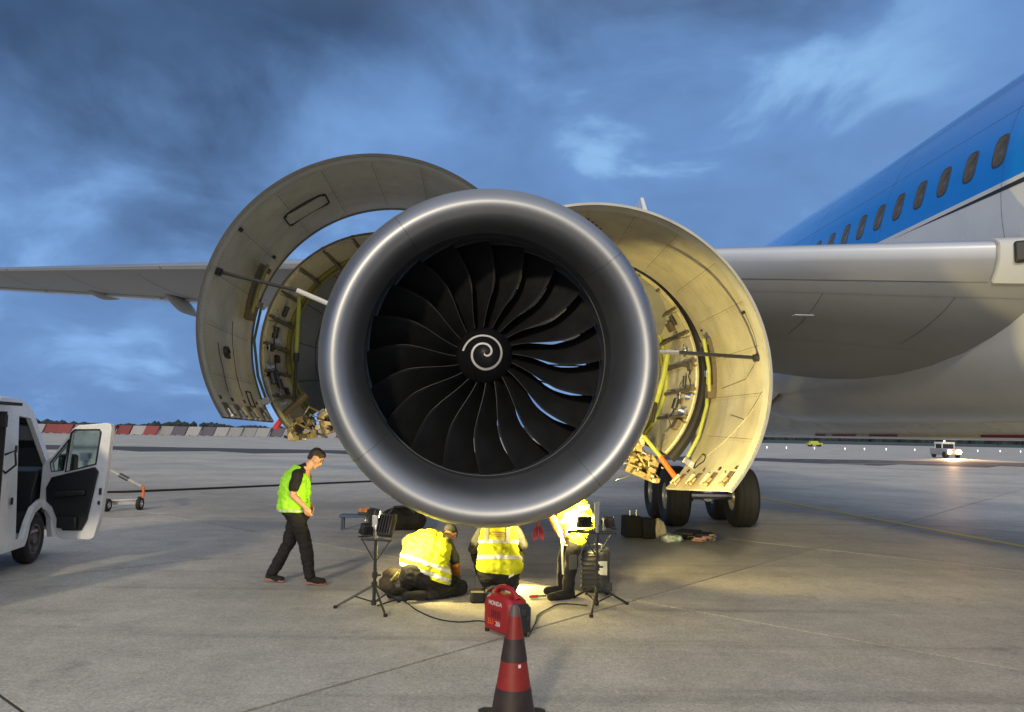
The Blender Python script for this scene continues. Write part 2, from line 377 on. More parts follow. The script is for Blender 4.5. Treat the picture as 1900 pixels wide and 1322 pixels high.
# the distant wood along the horizon
tr = MB(); ICO = bmesh.new(); bmesh.ops.create_icosphere(ICO, subdivisions=1, radius=1)
ICO.verts.index_update(); iv = [v.co.copy() for v in ICO.verts]; jf = [tuple(v.index for v in f.verts) for f in ICO.faces]; ICO.free()
def blobi(b, c, s, jit=.2, mi=0):
    b.add([(c[0]+p.x*s[0]*(1+random.uniform(-jit, jit)), c[1]+p.y*s[1]*(1+random.uniform(-jit, jit)), c[2]+p.z*s[2]*(1+random.uniform(-jit, jit))) for p in iv], jf, mi)
for k in range(620):
    x = random.uniform(-640, 760); y = 780+random.uniform(-25, 30); hh = 4.2+3.0*noise.noise(V((x*.012, 3, 0)))+1.6*noise.noise(V((x*.05, 9, 0)))
    if x > 0: hh += 3.2
    blobi(tr, (x, y, hh*.3), (random.uniform(3, 9), 6, max(2., hh*random.uniform(.75, 1.15))))
tag(tr.build('treeline', m_tree, smooth=0), 'low dark blue wood along the far horizon', 'trees', kind='stuff')

# red and white water-filled barriers across the far apron
def barrier_mesh(m):
    b = MB(); w, hh, d, sk = 2.9, 2.0, .7, .75
    ring = lambda y, e: [(-w/2+e-sk/2, y, .12), (w/2-e-sk/2, y, .12), (w/2-e+sk/2, y, hh), (-w/2+e+sk/2, y, hh)]
    b.loft([ring(-d/2, .06), ring(-d/2+.08, 0), ring(d/2-.08, 0), ring(d/2, .06)])
    for s in (-1, 1): b.box((s*w*.3-sk*.45, 0, .06), .5, .8, .12)
    return b.build('barrier', m, smooth=25)
bred = barrier_mesh(m_bred); bwhite = barrier_mesh(m_bwhite); bdark = barrier_mesh(m_bblue)
blab = {'r': ('red plastic block in the far barrier row', bred), 'w': ('pale white block in the far red and white barrier row', bwhite), 'd': ('dark purple block in the far barrier row', bdark)}
used = set(); pat = 'wrrwrwrrwwrrwrwdwdwwwwdwdwwrwwrwd'
for k, ch in enumerate(pat):
    x = -113+k*2.98; y = 172+.10*(x+100)+random.uniform(-.4, .4)
    lab, pr = blab[ch]
    if ch in used: o = pr.copy(); COL.objects.link(o)
    else: o = pr; used.add(ch)
    o.location = (x, y, 0); o.rotation_euler.z = random.uniform(-.03, .03); tag(o, lab, 'barrier', 'barriers across the far apron')

# ================================================================== THE AIRLINER
air = thing('airliner', (9.5, 17, 0), 'large blue and white airliner with its big engine cowlings open', 'airliner')
EX, EZ = -.04, 2.87
def dro(y):                          # inlet droop: the lip sits lower than the fan
    t = min(1, max(0, (9.25-y)/1.15)); return (EX+.085*t, EZ-.095*t*t-.02*t)
# inlet lip: polished metal ring in four segments
lipprof = [(9.30, 1.885), (9.0, 1.875), (8.75, 1.86), (8.5, 1.835), (8.32, 1.80), (8.18, 1.755), (8.09, 1.705), (8.05, 1.655), (8.045, 1.61), (8.07, 1.565), (8.13, 1.52), (8.23, 1.475), (8.37, 1.435), (8.53, 1.408), (8.68, 1.400)]
def spl(prof, k=4):
    out = []
    for i in range(len(prof)-1):
        p0 = prof[max(i-1, 0)]; p1 = prof[i]; p2 = prof[i+1]; p3 = prof[min(i+2, len(prof)-1)]
        for j in range(k):
            t = j/k; out.append(tuple(.5*((2*p1[q])+(-p0[q]+p2[q])*t+(2*p0[q]-5*p1[q]+4*p2[q]-p3[q])*t*t+(-p0[q]+3*p1[q]-3*p2[q]+p3[q])*t**3) for q in (0, 1)))
    return out+[prof[-1]]
lipprof = [(y, r+.052*min(1, max(0, (r-1.46)/.22))) for y, r in lipprof]
lipfine = spl(lipprof)
seams = [radians(a) for a in (40, 126, 219, 311)]
for k in range(4):
    a0 = seams[k]+.0012; a1 = (seams[k+1] if k < 3 else seams[0]+2*pi)-.0012
    b = MB(); b.lathe(lipfine, 56, dro, a0=a0, a1=a1, closed=False); b.build('inlet_lip', m_lip, air, smooth=60)
    b = MB(); b.lathe([(y+.004, r-.004 if y > 8.1 and r > 1.62 else r+.004) for y, r in lipfine], 1, dro, a0=seams[k]-.003, a1=seams[k]+.003, closed=False); b.build('seam', m_line, air)
b = MB(); b.lathe([(8.683, 1.401), (8.75, 1.40), (8.9, 1.405), (9.1, 1.417), (9.25, 1.425), (9.8, 1.43), (10.6, 1.44)], 128, dro); b.build('inlet_barrel', m_barrel, air, smooth=60)
b = MB(); b.lathe([(9.02, 1.4125), (9.02, 1.404), (9.05, 1.404), (9.05, 1.4145)], 128, dro); b.build('liner_ring', m_darksteel, air)
b = MB(); b.lathe([(9.31, 1.92), (9.31, 1.50), (10.2, 1.53), (10.35, 1.58), (10.45, 1.58), (10.45, 1.52), (10.9, 1.50), (10.9, 1.445)], 96, dro); b.build('fan_case', m_duct, air)
# fan
NB = 20
def blade_pt(r, u, side):
    s = (r-.33)/(1.419-.33)
    beta = radians(24+40*s**.8); pitch = 2*pi*r/NB
    ct = pitch*(1.34-.38*min(1, s*2.2)+.10*max(0, s-.75)*4)           # tangential extent
    axl = min(.34, ct/math.tan(beta)) if s > .05 else .26
    th0 = radians(-9.5)*math.sin(min(1, s/.55)*pi/2)*(1 if s < .55 else 1)+(radians(5.5)*((s-.55)/.45)**1.3 if s > .55 else 0)
    yle = 9.14+.05*s-.09*math.sin(s*pi)+.05*s*s
    camber = .10*4*u*(1-u)*(1-.5*s)
    th = th0+ct*(u-camber*.9)/r; y = yle+axl*u+camber*.05
    tk = (.016*(1-s)+.007)*(4*u*(1-u))**.6+.0015
    th += side*tk/2/r
    return V((EX+r*cos(th), y, EZ+r*sin(th)))
bl = MB(); NR, NU = 16, 8
ring = []
for i in range(NR+1):
    r = .33+(1.419-.33)*i/NR
    ring.append([blade_pt(r, j/NU, 1) for j in range(NU+1)]+[blade_pt(r, j/NU, -1) for j in range(NU, -1, -1)])
bl.loft(ring)
le = MB(); le.tube([blade_pt(.34+(1.40-.34)*i/18, 0, 0)+V((0, -.001, 0)) for i in range(19)], .0045, 6)
def recenter(o, c):
    o.data.transform(Matrix.Translation(-V(c))); return o
fc = V((EX, 9.2, EZ))
blade0 = recenter(bl.build('fan_blade', m_blade, None, smooth=50), fc); edge0 = recenter(le.build('leading_edge', m_bladeedge, None), fc)
for k in range(NB):
    o = blade0 if k == 0 else blade0.copy(); e = edge0 if k == 0 else edge0.copy()
    if k: COL.objects.link(o); COL.objects.link(e)
    o.parent = air; o.matrix_parent_inverse = Matrix.Translation(-air.location); o.location = fc; o.rotation_euler = (0, -2*pi*k/NB-.06, 0); e.parent = o
spin = MB(); sp_prof = spl([(8.80, .001), (8.815, .045), (8.86, .10), (8.935, .17), (9.03, .24), (9.11, .29), (9.17, .325), (9.24, .345), (9.5, .36)], 3)
spin.lathe(sp_prof, 64, lambda y: (EX, EZ)); spinner = spin.build('spinner', m_spin, air, smooth=60)
def sp_y(r):
    for (y0, ra), (y1, rb) in zip(sp_prof, sp_prof[1:]):
        if ra <= r <= rb: return y0+(y1-y0)*(r-ra)/(rb-ra)
    return sp_prof[-1][0]
spi = MB(); kn = [(-110, .012), (-60, .045), (0, .078), (90, .105), (180, .145), (270, .185), (360, .197), (450, .215), (532, .258)]
def kr(a):
    for (a0, q0), (a1, q1) in zip(kn, kn[1:]):
        if a0 <= a <= a1: return q0+(q1-q0)*(a-a0)/(a1-a0)
vs = []; na = 120
for i in range(na+1):
    a = -110+642*i/na; r = kr(a); w = .0125
    for dr in (-w, w):
        q = max(.002, r+dr); vs.append((EX+q*cos(radians(a)), sp_y(q)-.003, EZ+q*sin(radians(a))))
spi.add(vs, [(2*i, 2*i+1, 2*i+3, 2*i+2) for i in range(na)]); spi.build('spiral', m_white, spinner, smooth=60, recalc=False)
# core engine behind the fan
core = MB(); core.lathe([(9.42, .36), (9.7, .50), (10.2, .62), (11.0, .66), (12.2, .60), (13.6, .62), (14.8, .50), (15.8, .34), (16.6, .10), (16.62, .001)], 48, lambda y: (EX, EZ)); core.build('core_casing', m_duct, air, smooth=60)
for k in range(22):
    a = 2*pi*k/22; b = MB(); p = lambda r, y, q: V((EX+r*cos(a+q), y, EZ+r*sin(a+q)))
    b.loft([[p(.60, 10.15, .0), p(.60, 10.5, .025), p(.60, 10.52, .02), p(.60, 10.17, -.012)], [p(1.435, 10.2, 0), p(1.435, 10.5, .012), p(1.435, 10.5, .004), p(1.435, 10.22, -.008)]]); b.build('guide_vane', m_blade, air)
b = MB(); b.loft([[(EX-.22, y, z0), (EX+.22, y, z0), (EX+.22, y, z1), (EX-.22, y, z1)] for y, z0, z1 in ((10.3, 4.30, 4.62), (11.5, 4.1, 4.95), (13.5, 3.6, 5.15), (16, 3.5, 5.1))]); b.build('pylon', m_grey_ac, air, bevel=.05)

# opened fan cowls
m_tealt = M('dark green tube', (.05, .10, .075), .4)
m_bandl = M('pale edge band', (.50, .50, .45), .35, dirt=.1)
class Shell:
    def __init__(s, c0, c1, R0, R1, y0, y1): s.c0, s.c1, s.R0, s.R1, s.y0, s.y1 = V(c0), V(c1), R0, R1, y0, y1
    def P(s, t, a, off=0.):
        a = radians(a); c = s.c0.lerp(s.c1, t); R = s.R0+(s.R1-s.R0)*t-off; return V((c.x+R*cos(a), s.y0+(s.y1-s.y0)*t, c.y+R*sin(a)))
    def fr(s, t, a):
        r = radians(a); n = V((-cos(r), 0, -sin(r))); tg = V((-sin(r), 0, cos(r))); return tg, V((0, 1, 0)), n
    def shell(s, b, aa, th, nt=12, na=72, t0=0., t1=1., lip=.03):
        # aa(t) -> start and end angle; slots 0 inner, 1 outer, 2 rim
        gi = lambda off: [[s.P(t0+(t1-t0)*i/nt, aa(t0+(t1-t0)*i/nt)[0]+(aa(t0+(t1-t0)*i/nt)[1]-aa(t0+(t1-t0)*i/nt)[0])*k/na, off) for k in range(na+1)] for i in range(nt+1)]
        I, O = gi(0.), gi(-th)
        def grid(G, mi, flip):
            fs = []
            for i in range(nt):
                for k in range(na):
                    q = (i*(na+1)+k, i*(na+1)+k+1, (i+1)*(na+1)+k+1, (i+1)*(na+1)+k); fs.append(q[::-1] if flip else q)
            b.add([p for r in G for p in r], fs, mi)
        grid(I, 0, False); grid(O, 1, True)
        def rim(A, B): b.add(A+B, [(k, k+1, len(A)+k+1, len(A)+k) for k in range(len(A)-1)], 2)
        rim(I[0], O[0]); rim(I[-1], O[-1]); rim([r[0] for r in I], [r[0] for r in O]); rim([r[-1] for r in I], [r[-1] for r in O])
    def slab(s, b, t, a, da, dt, hgt, mi=0, off=0.):
        # raised box on the inner face: da degrees along the arc, dt in metres along the axis
        tg, ax, n = s.fr(t, a); b.obox(s.P(t, a, hgt/2+off), tg, ax, n, radians(da)*s.R0, dt, hgt, mi)
    def outline(s, b, pts, r, off=.006, mi=0, close=True):
        q = []
        P = pts+[pts[0]] if close else pts
        for (t0, a0), (t1, a1) in zip(P, P[1:]):
            for k in range(5): q.append(s.P(t0+(t1-t0)*k/5, a0+(a1-a0)*k/5, off))
        q.append(s.P(*P[-1], off)); b.tube(q, r, 5, mi)
LC = Shell((-1.39, 3.235), (-1.41, 3.21), 2.03, 2.03, 9.1, 11.3)
RC = Shell((1.32, 2.665), (1.33, 2.68), 2.07, 2.0, 9.1, 11.4)
def fan_cowl(sh, aa, side):
    b = MB(); sh.shell(b, aa, .032, t0=0., t1=1.); o = b.build('fan_cowl', [m_cream, m_cowlout, m_edge if side < 0 else m_bandl], air, smooth=50, recalc=False)
    return o
lcowl = fan_cowl(LC, lambda t: (52, 214.8), -1)
rcowl = fan_cowl(RC, lambda t: (124, 319.5-360-9*max(0, t-.05)*.9), 1)
lcowl['label'] = 'left cowl door swung up, in shade'; rcowl['label'] = 'right cowl door lit bright cream by the work lamps'
def seal_strip(sh, par, t, a0, a1, w, off, m):
    b = MB(); q0 = [sh.P(t-w, a0+(a1-a0)*k/60, off) for k in range(61)]; q1 = [sh.P(t+w, a0+(a1-a0)*k/60, off) for k in range(61)]
    b.add(q0+q1, [(k, k+1, 62+k, 61+k) for k in range(60)]); b.build('edge_band', m, par, smooth=60, recalc=False)
m_bandl = M('pale edge band', (.50, .50, .45), .35, dirt=.1)
seal_strip(LC, lcowl, .035, 54, 214, .025, .004, m_bandl); seal_strip(RC, rcowl, .05, -40, 122, .042, .004, m_bandl)
seal_strip(LC, lcowl, .975, 54, 214, .018, .004, m_rib)
# access panel with its gasket and latches (left cowl)
b = MB(); b.add([LC.P(t, a, .008) for t, a in [(.445, 116), (.46, 114.5), (.59, 114.8), (.605, 116.5), (.605, 130), (.59, 131.6), (.455, 131.4), (.44, 129.8)]], [tuple(range(8))]); b.build('access_panel', m_cream, lcowl, recalc=False)
b = MB(); LC.outline(b, [(.43, 116), (.45, 114), (.60, 114.2), (.62, 116.3), (.62, 130.2), (.60, 132), (.45, 131.8), (.425, 129.8)], .011); b.build('gasket', m_edge, lcowl)
for t, a in [(.445, 114.6), (.44, 131), (.605, 115.4), (.61, 131.0), (.52, 126)]:
    b = MB(); LC.slab(b, t, a, 1.0, .04, .02); b.build('latch', m_edge, lcowl)
for t, a, da, dt in [(.11, 145.8, 1.4, .10), (.79, 145.1, 1.2, .10), (.46, 189.5, 2.4, .15)]:
    b = MB(); LC.slab(b, t, a, da, dt, .02); b.build('drain_fitting', m_edge, lcowl, bevel=.006)
b = MB(); b.lathe([(0, .075), (.05, .065), (.06, .03)], 16, axis='z'); 
tgv, axv, nv = LC.fr(.42, 188.5); 
b.v = [tuple(LC.P(.42, 188.5)+axv*p[0]+tgv*p[1]+nv*p[2]) for p in b.v]; b.build('drain_mast', m_plast, lcowl)
for t, a, da, dt in [(.9, 24.6, .9, .06), (.15, 24.2, 1.0, .08)]:
    b = MB(); RC.slab(b, t, a, da, dt, .02); b.build('drain_fitting', m_edge, rcowl, bevel=.006)
# stay brackets, with the green stay stowed beside each
def bracket(sh, par, t0, a0, t1, a1, m, w):
    b = MB()
    for k in range(9):
        q = k/8; sh.slab(b, t0+(t1-t0)*q, a0+(a1-a0)*q, abs(a1-a0)/8*1.05, w, .055+.01*(k == 8))
    b.build('stay_bracket', m, par)
    b = MB(); b.tube([sh.P(t0-.035, a0+(2 if a0 < a1 else -2)*-1, .10), sh.P((t0+t1)/2-.03, (a0+a1)/2, .11), sh.P(t1-.03, a1, .10)], .028, 8); b.build('stowed_stay', m_zinc if sh is RC else m_olive, par)
    b = MB(); b.obox(sh.P(t1, a1, .06), *sh.fr(t1, a1), .20, w*1.1, .12); b.build('stay_clamp', m_rib, par, bevel=.01)
    b = MB(); b.obox(sh.P(t0, a0, .07), *sh.fr(t0, a0), .08, w*.8, .14); b.build('stay_clamp', m_rib, par, bevel=.01)
bracket(LC, lcowl, .70, 151.5, .78, 170, m_rib, .17)
bracket(RC, rcowl, .84, 19, .90, -2, m_rib, .17)
for sh, par, pts in ((LC, lcowl, [(.95, 165), (.93, 180), (.95, 195), (.97, 206)]), (RC, rcowl, [(.93, 6), (.955, -8), (.96, -22), (.965, -34)])):
    b = MB(); b.tube([sh.P(t, a, .06) for t, a in pts], .030 if sh is RC else .02, 8); b.build('torque_tube', m_zinc if sh is RC else m_tealt, par, smooth=60)
    for t, a in (pts[0], pts[-1]):
        b = MB(); b.obox(sh.P(t, a, .05), *sh.fr(t, a), .10, .09, .12); b.build('tube_bracket', m_steel, par, bevel=.01)
# bottom latch pockets
for sh, par, ed in ((LC, lcowl, [(.13, 212.0), (.33, 212.2), (.56, 212.2), (.82, 212.0)]), (RC, rcowl, [(.15, -36.8), (.38, -38.6), (.62, -40.4), (.88, -42.6)])):
    sg_ = 1 if sh is LC else -1
    for k, (t, a) in enumerate(ed):
        b = MB(); sh.slab(b, t, a, 6.0, .17, .014); b.build('latch_pocket', m_rib, par)
        b = MB(); sh.slab(b, t, a+sg_*1.2, 3.4, .085, .035); sh.slab(b, t, a+sg_*2.6, 1.0, .14, .05); b.build('latch_hook', m_steel if sh is LC else m_gold, par, bevel=.006)
        b = MB(); sh.slab(b, t-.02, a-sg_*5.0, 1.3, .06, .012); b.build('placard', m_edge if k % 2 else m_line, par)
        b = MB(); sh.slab(b, t+.1, a+sg_*.4, 5.0, .05, .03); b.build('stiffener', m_cream, par)
b = MB(); RC.outline(b, [(.80, -29), (.72, -29.5), (.70, -32), (.745, -33.5), (.775, -35.5), (.81, -35.5), (.83, -33)], .010); b.build('gasket', m_edge, rcowl)
b = MB(); LC.outline(b, [(.66, 202.5), (.75, 202.5), (.73, 209), (.63, 209)], .009); b.build('gasket', m_edge, lcowl)
for t, a0, a1 in ((.55, 176, 205), (.30, 186, 204)):
    b = MB(); LC.outline(b, [(t, a0), (t+.03, (a0+a1)/2), (t, a1)], .004, close=False); b.build('wire', m_line, lcowl)
for pts in ([(.14, 24), (.12, 14), (.14, 7.7)], [(.14, 7.7), (.35, 1), (.75, -1)], [(.2, -10), (.5, -22), (.75, -31)], [(.1, -4), (.3, -14), (.55, -12)]):
    b = MB(); RC.outline(b, pts, .0026, close=False); b.build('wire', m_line if pts[0][0] < .18 else m_creamlt, rcowl)
for k in range(4):
    b = MB(); RC.slab(b, .30+.05*k, 92-2.0*k, 1.2, .30-.03*k, .003); b.build('placard', m_rib, rcowl)
for sh, par, a0, a1 in ((LC, lcowl, 66, 206), (RC, rcowl, 100, -30)):
    b = MB()
    def rivet(t, a):
        tg, ax, n = sh.fr(t, a); c = sh.P(t, a, .002); b.add([c+tg*.008*cos(k*pi/3)+ax*.008*sin(k*pi/3)+n*.001 for k in range(6)], [(0, 1, 2, 3, 4, 5)])
    for t in (.09, .36, .64, .93):
        for k in range(110): rivet(t, a0+(a1-a0)*k/109)
    for k in range(8):
        for j in range(22): rivet(.1+.8*j/21, a0+(a1-a0)*(k+.5)/8)
    tag(b.build('rivet', m_rib, par, recalc=False), None, None, kind='stuff')
    for k in range(8):
        b = MB(); a = a0+(a1-a0)*(k+.5)/8+1.0; q = [sh.P(.1+.8*j/8, a, .0015) for j in range(9)]; tg = sh.fr(.5, a)[0]*.003
        b.add([p+e for p in q for e in (tg, -tg)], [(2*i, 2*i+1, 2*i+3, 2*i+2) for i in range(8)]); b.build('skin_seam', m_rib, par, recalc=False)
# hold-open rods
b = MB(); b.tube([LC.P(.11, 162.4, .02), (-2.32, 9.3, 3.62)], .022, 8); b.tube([LC.P(.11, 162.4, -.01), LC.P(.11, 162.4, .06)], .05, 10); b.build('hold_open_rod', m_plast, air)
b = MB(); b.tube([(-2.34, 9.3, 3.628), (-1.20, 9.62, 3.19)], .030, 8); b.build('hold_open_rod', m_white, air)
b = MB(); b.tube([RC.P(.14, 7.7, .02), (2.35, 9.42, 2.985)], .024, 8); b.tube([RC.P(.14, 7.7, -.01), RC.P(.14, 7.7, .06)], .05, 10); b.build('hold_open_rod', m_plast, air)
b = MB(); b.tube([(2.37, 9.42, 2.986), (1.3, 9.62, 3.02)], .030, 8); b.build('hold_open_rod', m_steel, air)

# opened thrust reverser halves
LR = Shell((-1.60, 3.15), (-1.67, 3.30), 1.77, 1.73, 11.5, 13.)
RR = Shell((1.445, 2.89), (1.477, 3.05), 1.75, 1.72, 11.5, 13.5)
def reverser(sh, aa, lab, ribs, seal):
    b = MB(); sh.shell(b, aa, .10 if seal else .035, nt=6); o = b.build('reverser_cowl', [m_creamlt, m_cowlout, m_edge if seal else m_rib], air, smooth=50, recalc=False); o['label'] = lab
    a0, a1 = aa(0)
    lo, hi = min(a0, a1), max(a0, a1)
    al = [lo]+[r for r in ribs if lo < r < hi]+[hi]
    for p, q in zip(al, al[1:]):                                # inner lining panels, each its own piece
        b = MB(); n = 6; th = random.uniform(.012, .03)
        A = [sh.P(.05, p+.7+(q-p-1.4)*k/n, th) for k in range(n+1)]+[sh.P(.93, p+.7+(q-p-1.4)*k/n, th) for k in range(n+1)]
        B = [sh.P(.05, p+.5+(q-p-1.)*k/n, .002) for k in range(n+1)]+[sh.P(.93, p+.5+(q-p-1.)*k/n, .002) for k in range(n+1)]
        fs = [(k, k+1, n+2+k, n+1+k) for k in range(n)]; m = 2*n+2
        b.add(A+B, fs+[(k, m+k, m+k+1, k+1) for k in range(n)]+[(0, m, m+n+1, n+1), (n, n+n+1, m+n+n+1, m+n)]+[(n+1+k, n+2+k, m+n+2+k, m+n+1+k) for k in range(n)])
        b.build('lining_panel', m_creamlt, o, smooth=25)
    for r in ribs:
        b = MB(); tg, ax, n = sh.fr(.5, r); L = sh.y1-sh.y0
        b.obox(sh.P(.5, r, .035), tg, ax, n, .045, L*.92, .07); b.build('rib', m_rib, o, bevel=.006)
    ri = MB(); q = [sh.P(.97, lo+(hi-lo)*k/60, .03) for k in range(61)]; ri.tube(q, .05, 8); ri.build('frame_ring', m_zinc if seal else m_olive, o, smooth=60)
    ri = MB(); q = [sh.P(1.0, lo+(hi-lo)*k/60, .10) for k in range(61)]; ri.tube(q, .035, 8); ri.build('frame_ring', m_olive, o, smooth=60)
    # inner fixed wall
    b = MB(); rows = []
    for (dy, rr) in ((-.02, 1.60), (.25, 1.52), (.7, 1.40), (1.3, 1.22), (2.0, 1.06)):
        rows.append([V((sh.c1.x+rr*cos(radians(lo+(hi-lo)*k/60)), sh.y1+dy, sh.c1.y+rr*sin(radians(lo+(hi-lo)*k/60)))) for k in range(61)])
    b.loft(rows, closed=False, cap=False); iw = b.build('inner_wall', m_duct, o, smooth=60, recalc=False)
    for kk in (8, 17, 25, 34, 43, 52):
        b = MB(); b.tube([r[kk]+(V((sh.c1.x, r[kk].y, sh.c1.y))-r[kk]).normalized()*.004 for r in rows], .006, 5); b.build('wall_seam', m_edge, o)
    b = MB(); b.tube([q+(V((sh.c1.x, q.y, sh.c1.y))-q).normalized()*.004 for q in rows[2]], .006, 5); b.build('wall_seam', m_edge, o, smooth=60)
    if seal:
        b = MB(); q0 = [V(sh.P(.0, lo+(hi-lo)*k/60, .0))+V((0, -.02, 0)) for k in range(61)]; q1 = [V(sh.P(.0, lo+(hi-lo)*k/60, -.17))+V((0, .05, 0)) for k in range(61)]
        b.add(q0+q1, [(k, k+1, 62+k, 61+k) for k in range(60)]); b.build('dark_gap_strip', m_dark, o, smooth=60, recalc=False)  # black strip drawn in for the shaded gap between reverser and cowl
    return o
lrev = reverser(LR, lambda t: (60, 222), 'left reverser half, swung out behind its cowl', [74, 90, 106, 122, 137, 152, 166, 180, 194, 207], False)
rrev = reverser(RR, lambda t: (125, -44), 'right reverser half lit by the lamps', [110, 92, 75, 60, 47, 34, 20, 4.5, -10, -25][::-1], True)
# pipes and small equipment on the lining
rnd = random.Random(11)
for sh, par, spots in ((LR, lrev, [(.30, 172), (.5, 186), (.22, 190), (.35, 200), (.6, 204), (.2, 205), (.45, 160), (.25, 180), (.55, 176), (.16, 196), (.4, 193), (.28, 210)]), (RR, rrev, [(.35, 48), (.4, 27), (.25, 12), (.30, -4), (.35, -15), (.25, -20), (.45, -17), (.2, -28), (.5, 38), (.22, 30), (.16, 4), (.18, -12)])):
    for k, (t, a) in enumerate(spots):
        b = MB(); f = sh.fr(t, a); s = rnd.uniform(.06, .16)
        if k % 3 == 0: b.tube([sh.P(t, a-3, .06), sh.P(t, a+3, .06)], s*.5, 12); nm, mm = 'actuator', m_darksteel
        elif k % 3 == 1: b.obox(sh.P(t, a, s*.3), *f, s, s*1.6, s*.6); nm, mm = 'junction_box', (m_edge if sh is LR else m_rib)
        else: b.obox(sh.P(t, a, .02), *f, s*.7, s*2.4, .04); b.obox(sh.P(t, a, .05), *f, s*.3, s*.3, .09); nm, mm = 'clamp', m_steel
        b.build(nm, mm, par, bevel=.006)
    for k in range(5):
        a0 = (160+k*9) if sh is LR else (16-k*10); t0 = rnd.uniform(.12, .5)
        b = MB(); b.tube([sh.P(t0+rnd.uniform(-.1, .1)*(j % 2), a0+(12 if sh is LR else -12)*j/5, .05+.02*(j % 2)) for j in range(6)], .011, 6); b.build('pipe', m_edge if k % 2 else m_steel, par, smooth=60)
# vertical drive rods with the green sleeves
b = MB(); b.tube([(-2.86, 11.55, 3.95), (-2.865, 11.55, 3.05)], .030, 8); b.build('drive_rod', m_zinc, lrev)
b = MB(); b.tube([(-2.865, 11.55, 3.05), (-2.87, 11.55, 2.35)], .024, 8); b.tube([(-2.865, 11.55, 2.95), (-2.865, 11.55, 3.08)], .045, 8); b.build('drive_rod', m_plast, lrev)
b = MB(); b.tube([(2.80, 11.8, 3.28), (2.70, 11.7, 2.85), (2.56, 11.6, 2.45)], .042, 8); b.build('drive_rod', m_zinc, rrev)
b = MB(); b.tube([(2.56, 11.6, 2.46), (2.50, 11.55, 2.15)], .028, 8); b.build('drive_rod', m_edge, rrev)
# latch beams with fittings at the bottom of each reverser half
def beam(par, c, d, sz, seed, ang):
    r_ = random.Random(seed); c = V(c); ux = V((cos(ang), 0, sin(ang))); uz = V((-sin(ang), 0, cos(ang))); uy = V((0, 1, 0))
    b = MB(); b.plate([(-.5*d, -.5*sz), (.5*d, -.62*sz), (.55*d, .2*sz), (.25*d, .5*sz), (-.4*d, .45*sz)], [[(-.22*d, -.26*sz), (-.25*d, .14*sz), (.16*d, .18*sz), (.26*d, -.34*sz)]], lambda u, v, w: c+ux*u+uz*v+uy*w, .10); b.build('latch_beam', m_gold, par, bevel=.012)
    b = MB(); b.plate([(-.45*d, -.45*sz), (.45*d, -.5*sz), (.4*d, .4*sz), (-.35*d, .4*sz)], [], lambda u, v, w: c+ux*u+uz*v+uy*(w+.28), .05); b.build('latch_beam', m_rib, par, bevel=.012)
    for k in range(34):
        p = c+ux*r_.uniform(-.60, .62)*d+uz*r_.uniform(-.62, .5)*sz+uy*r_.uniform(-.16, .10); b = MB(); s = r_.uniform(.018, .060)
        if k % 3 == 0: b.tube([p, p+ux*r_.uniform(-.2, .2)+uz*r_.uniform(-.16, .16)], s*.35, 8); nm = 'pipe'
        elif k % 3 == 1: b.tube([p-uy*s, p+uy*s], s*.8, 10); nm = 'fitting'
        else: b.obox(p, ux+uz*r_.uniform(-.6, .6), uz-ux*r_.uniform(-.6, .6), uy, s*2., s*1.2, s*1.5); nm = 'latch_hook'
        b.build(nm, [m_gold, m_creamlt, m_steel, m_rib, m_gold, m_edge, m_gold][k % 7], par, bevel=.006)
beam(lrev, (-2.86, 11.95, 1.98), .44, .34, 3, radians(12)); beam(lrev, (-2.42, 12.0, 2.10), .38, .36, 5, radians(24))
beam(rrev, (2.42, 11.9, 1.52), .46, .38, 9, radians(-16)); beam(rrev, (2.22, 11.9, 1.78), .34, .26, 14, radians(20))
b = MB(); b.tube([(2.66, 11.75, 1.64), (2.93, 11.75, 1.28)], .045, 8); b.build('locking_strut', m_orange, rrev)
b = MB(); b.tube([(2.40, 11.75, 1.95), (2.68, 11.75, 1.62)], .035, 8); b.build('locking_strut', m_zinc, rrev)
b = MB(); b.tube([(2.02, 11.7, 1.93), (2.3, 11.7, 2.12)], .035, 8); b.build('locking_strut', m_orange, rrev)
b = MB(); b.tube([(-3.17, 11.7, 1.95), (-3.0, 11.7, 2.2)], .045, 8); b.build('locking_strut', m_red, lrev)
b = MB(); b.tube([(-3.06, 11.7, 2.14), (-2.72, 11.7, 2.48)], .06, 8); b.build('locking_strut', m_rib, lrev)

# fuselage
FX, FZ, FR = 9.5, 4.95, 2.97
def fus_prof(y):
    if y < -7: q = (y+15)/8; return max(.02, sin(min(1, max(0, q))*pi/2)**.7)*FR, FZ-.5*(1-q)
    if y > 30: q = min(1, (y-30)/24); return FR*(1-q**1.7*.93), FZ+1.9*q**1.5
    return FR, FZ
A_BLUE = pi-atan2(5.16+.13-FZ, 9.5-6.55)       # colour break on the near side
def hit(angdeg):                                 # where a line of sight at this slope meets the near side
    c, s = cos(radians(angdeg)), sin(radians(angdeg)); dx, dz = FX, FZ-1.95
    k = c*dx+s*dz; t = k-sqrt(FR*FR-(dx*s-dz*c)**2); return atan2(t*s-dz, t*c-dx)
A_BLUE = hit(26.9); A_WIN = hit(29.75)
na = 96
b = MB(); ys = [-15, -14.5, -13.5, -12, -10, -8.5, -7]+[-5+2.5*k for k in range(15)]+[32.5, 35, 38, 41, 44, 47, 50, 52, 54]
def fus_ring(a0, a1, n, off):
    rows = []
    for y in ys:
        r, z = fus_prof(y); rows.append([(FX+(r+off)*cos(a0+(a1-a0)*k/n), y, z+(r+off)*sin(a0+(a1-a0)*k/n)) for k in range(n+1)])
    return rows
aL = A_BLUE % (2*pi); aR = pi-A_BLUE
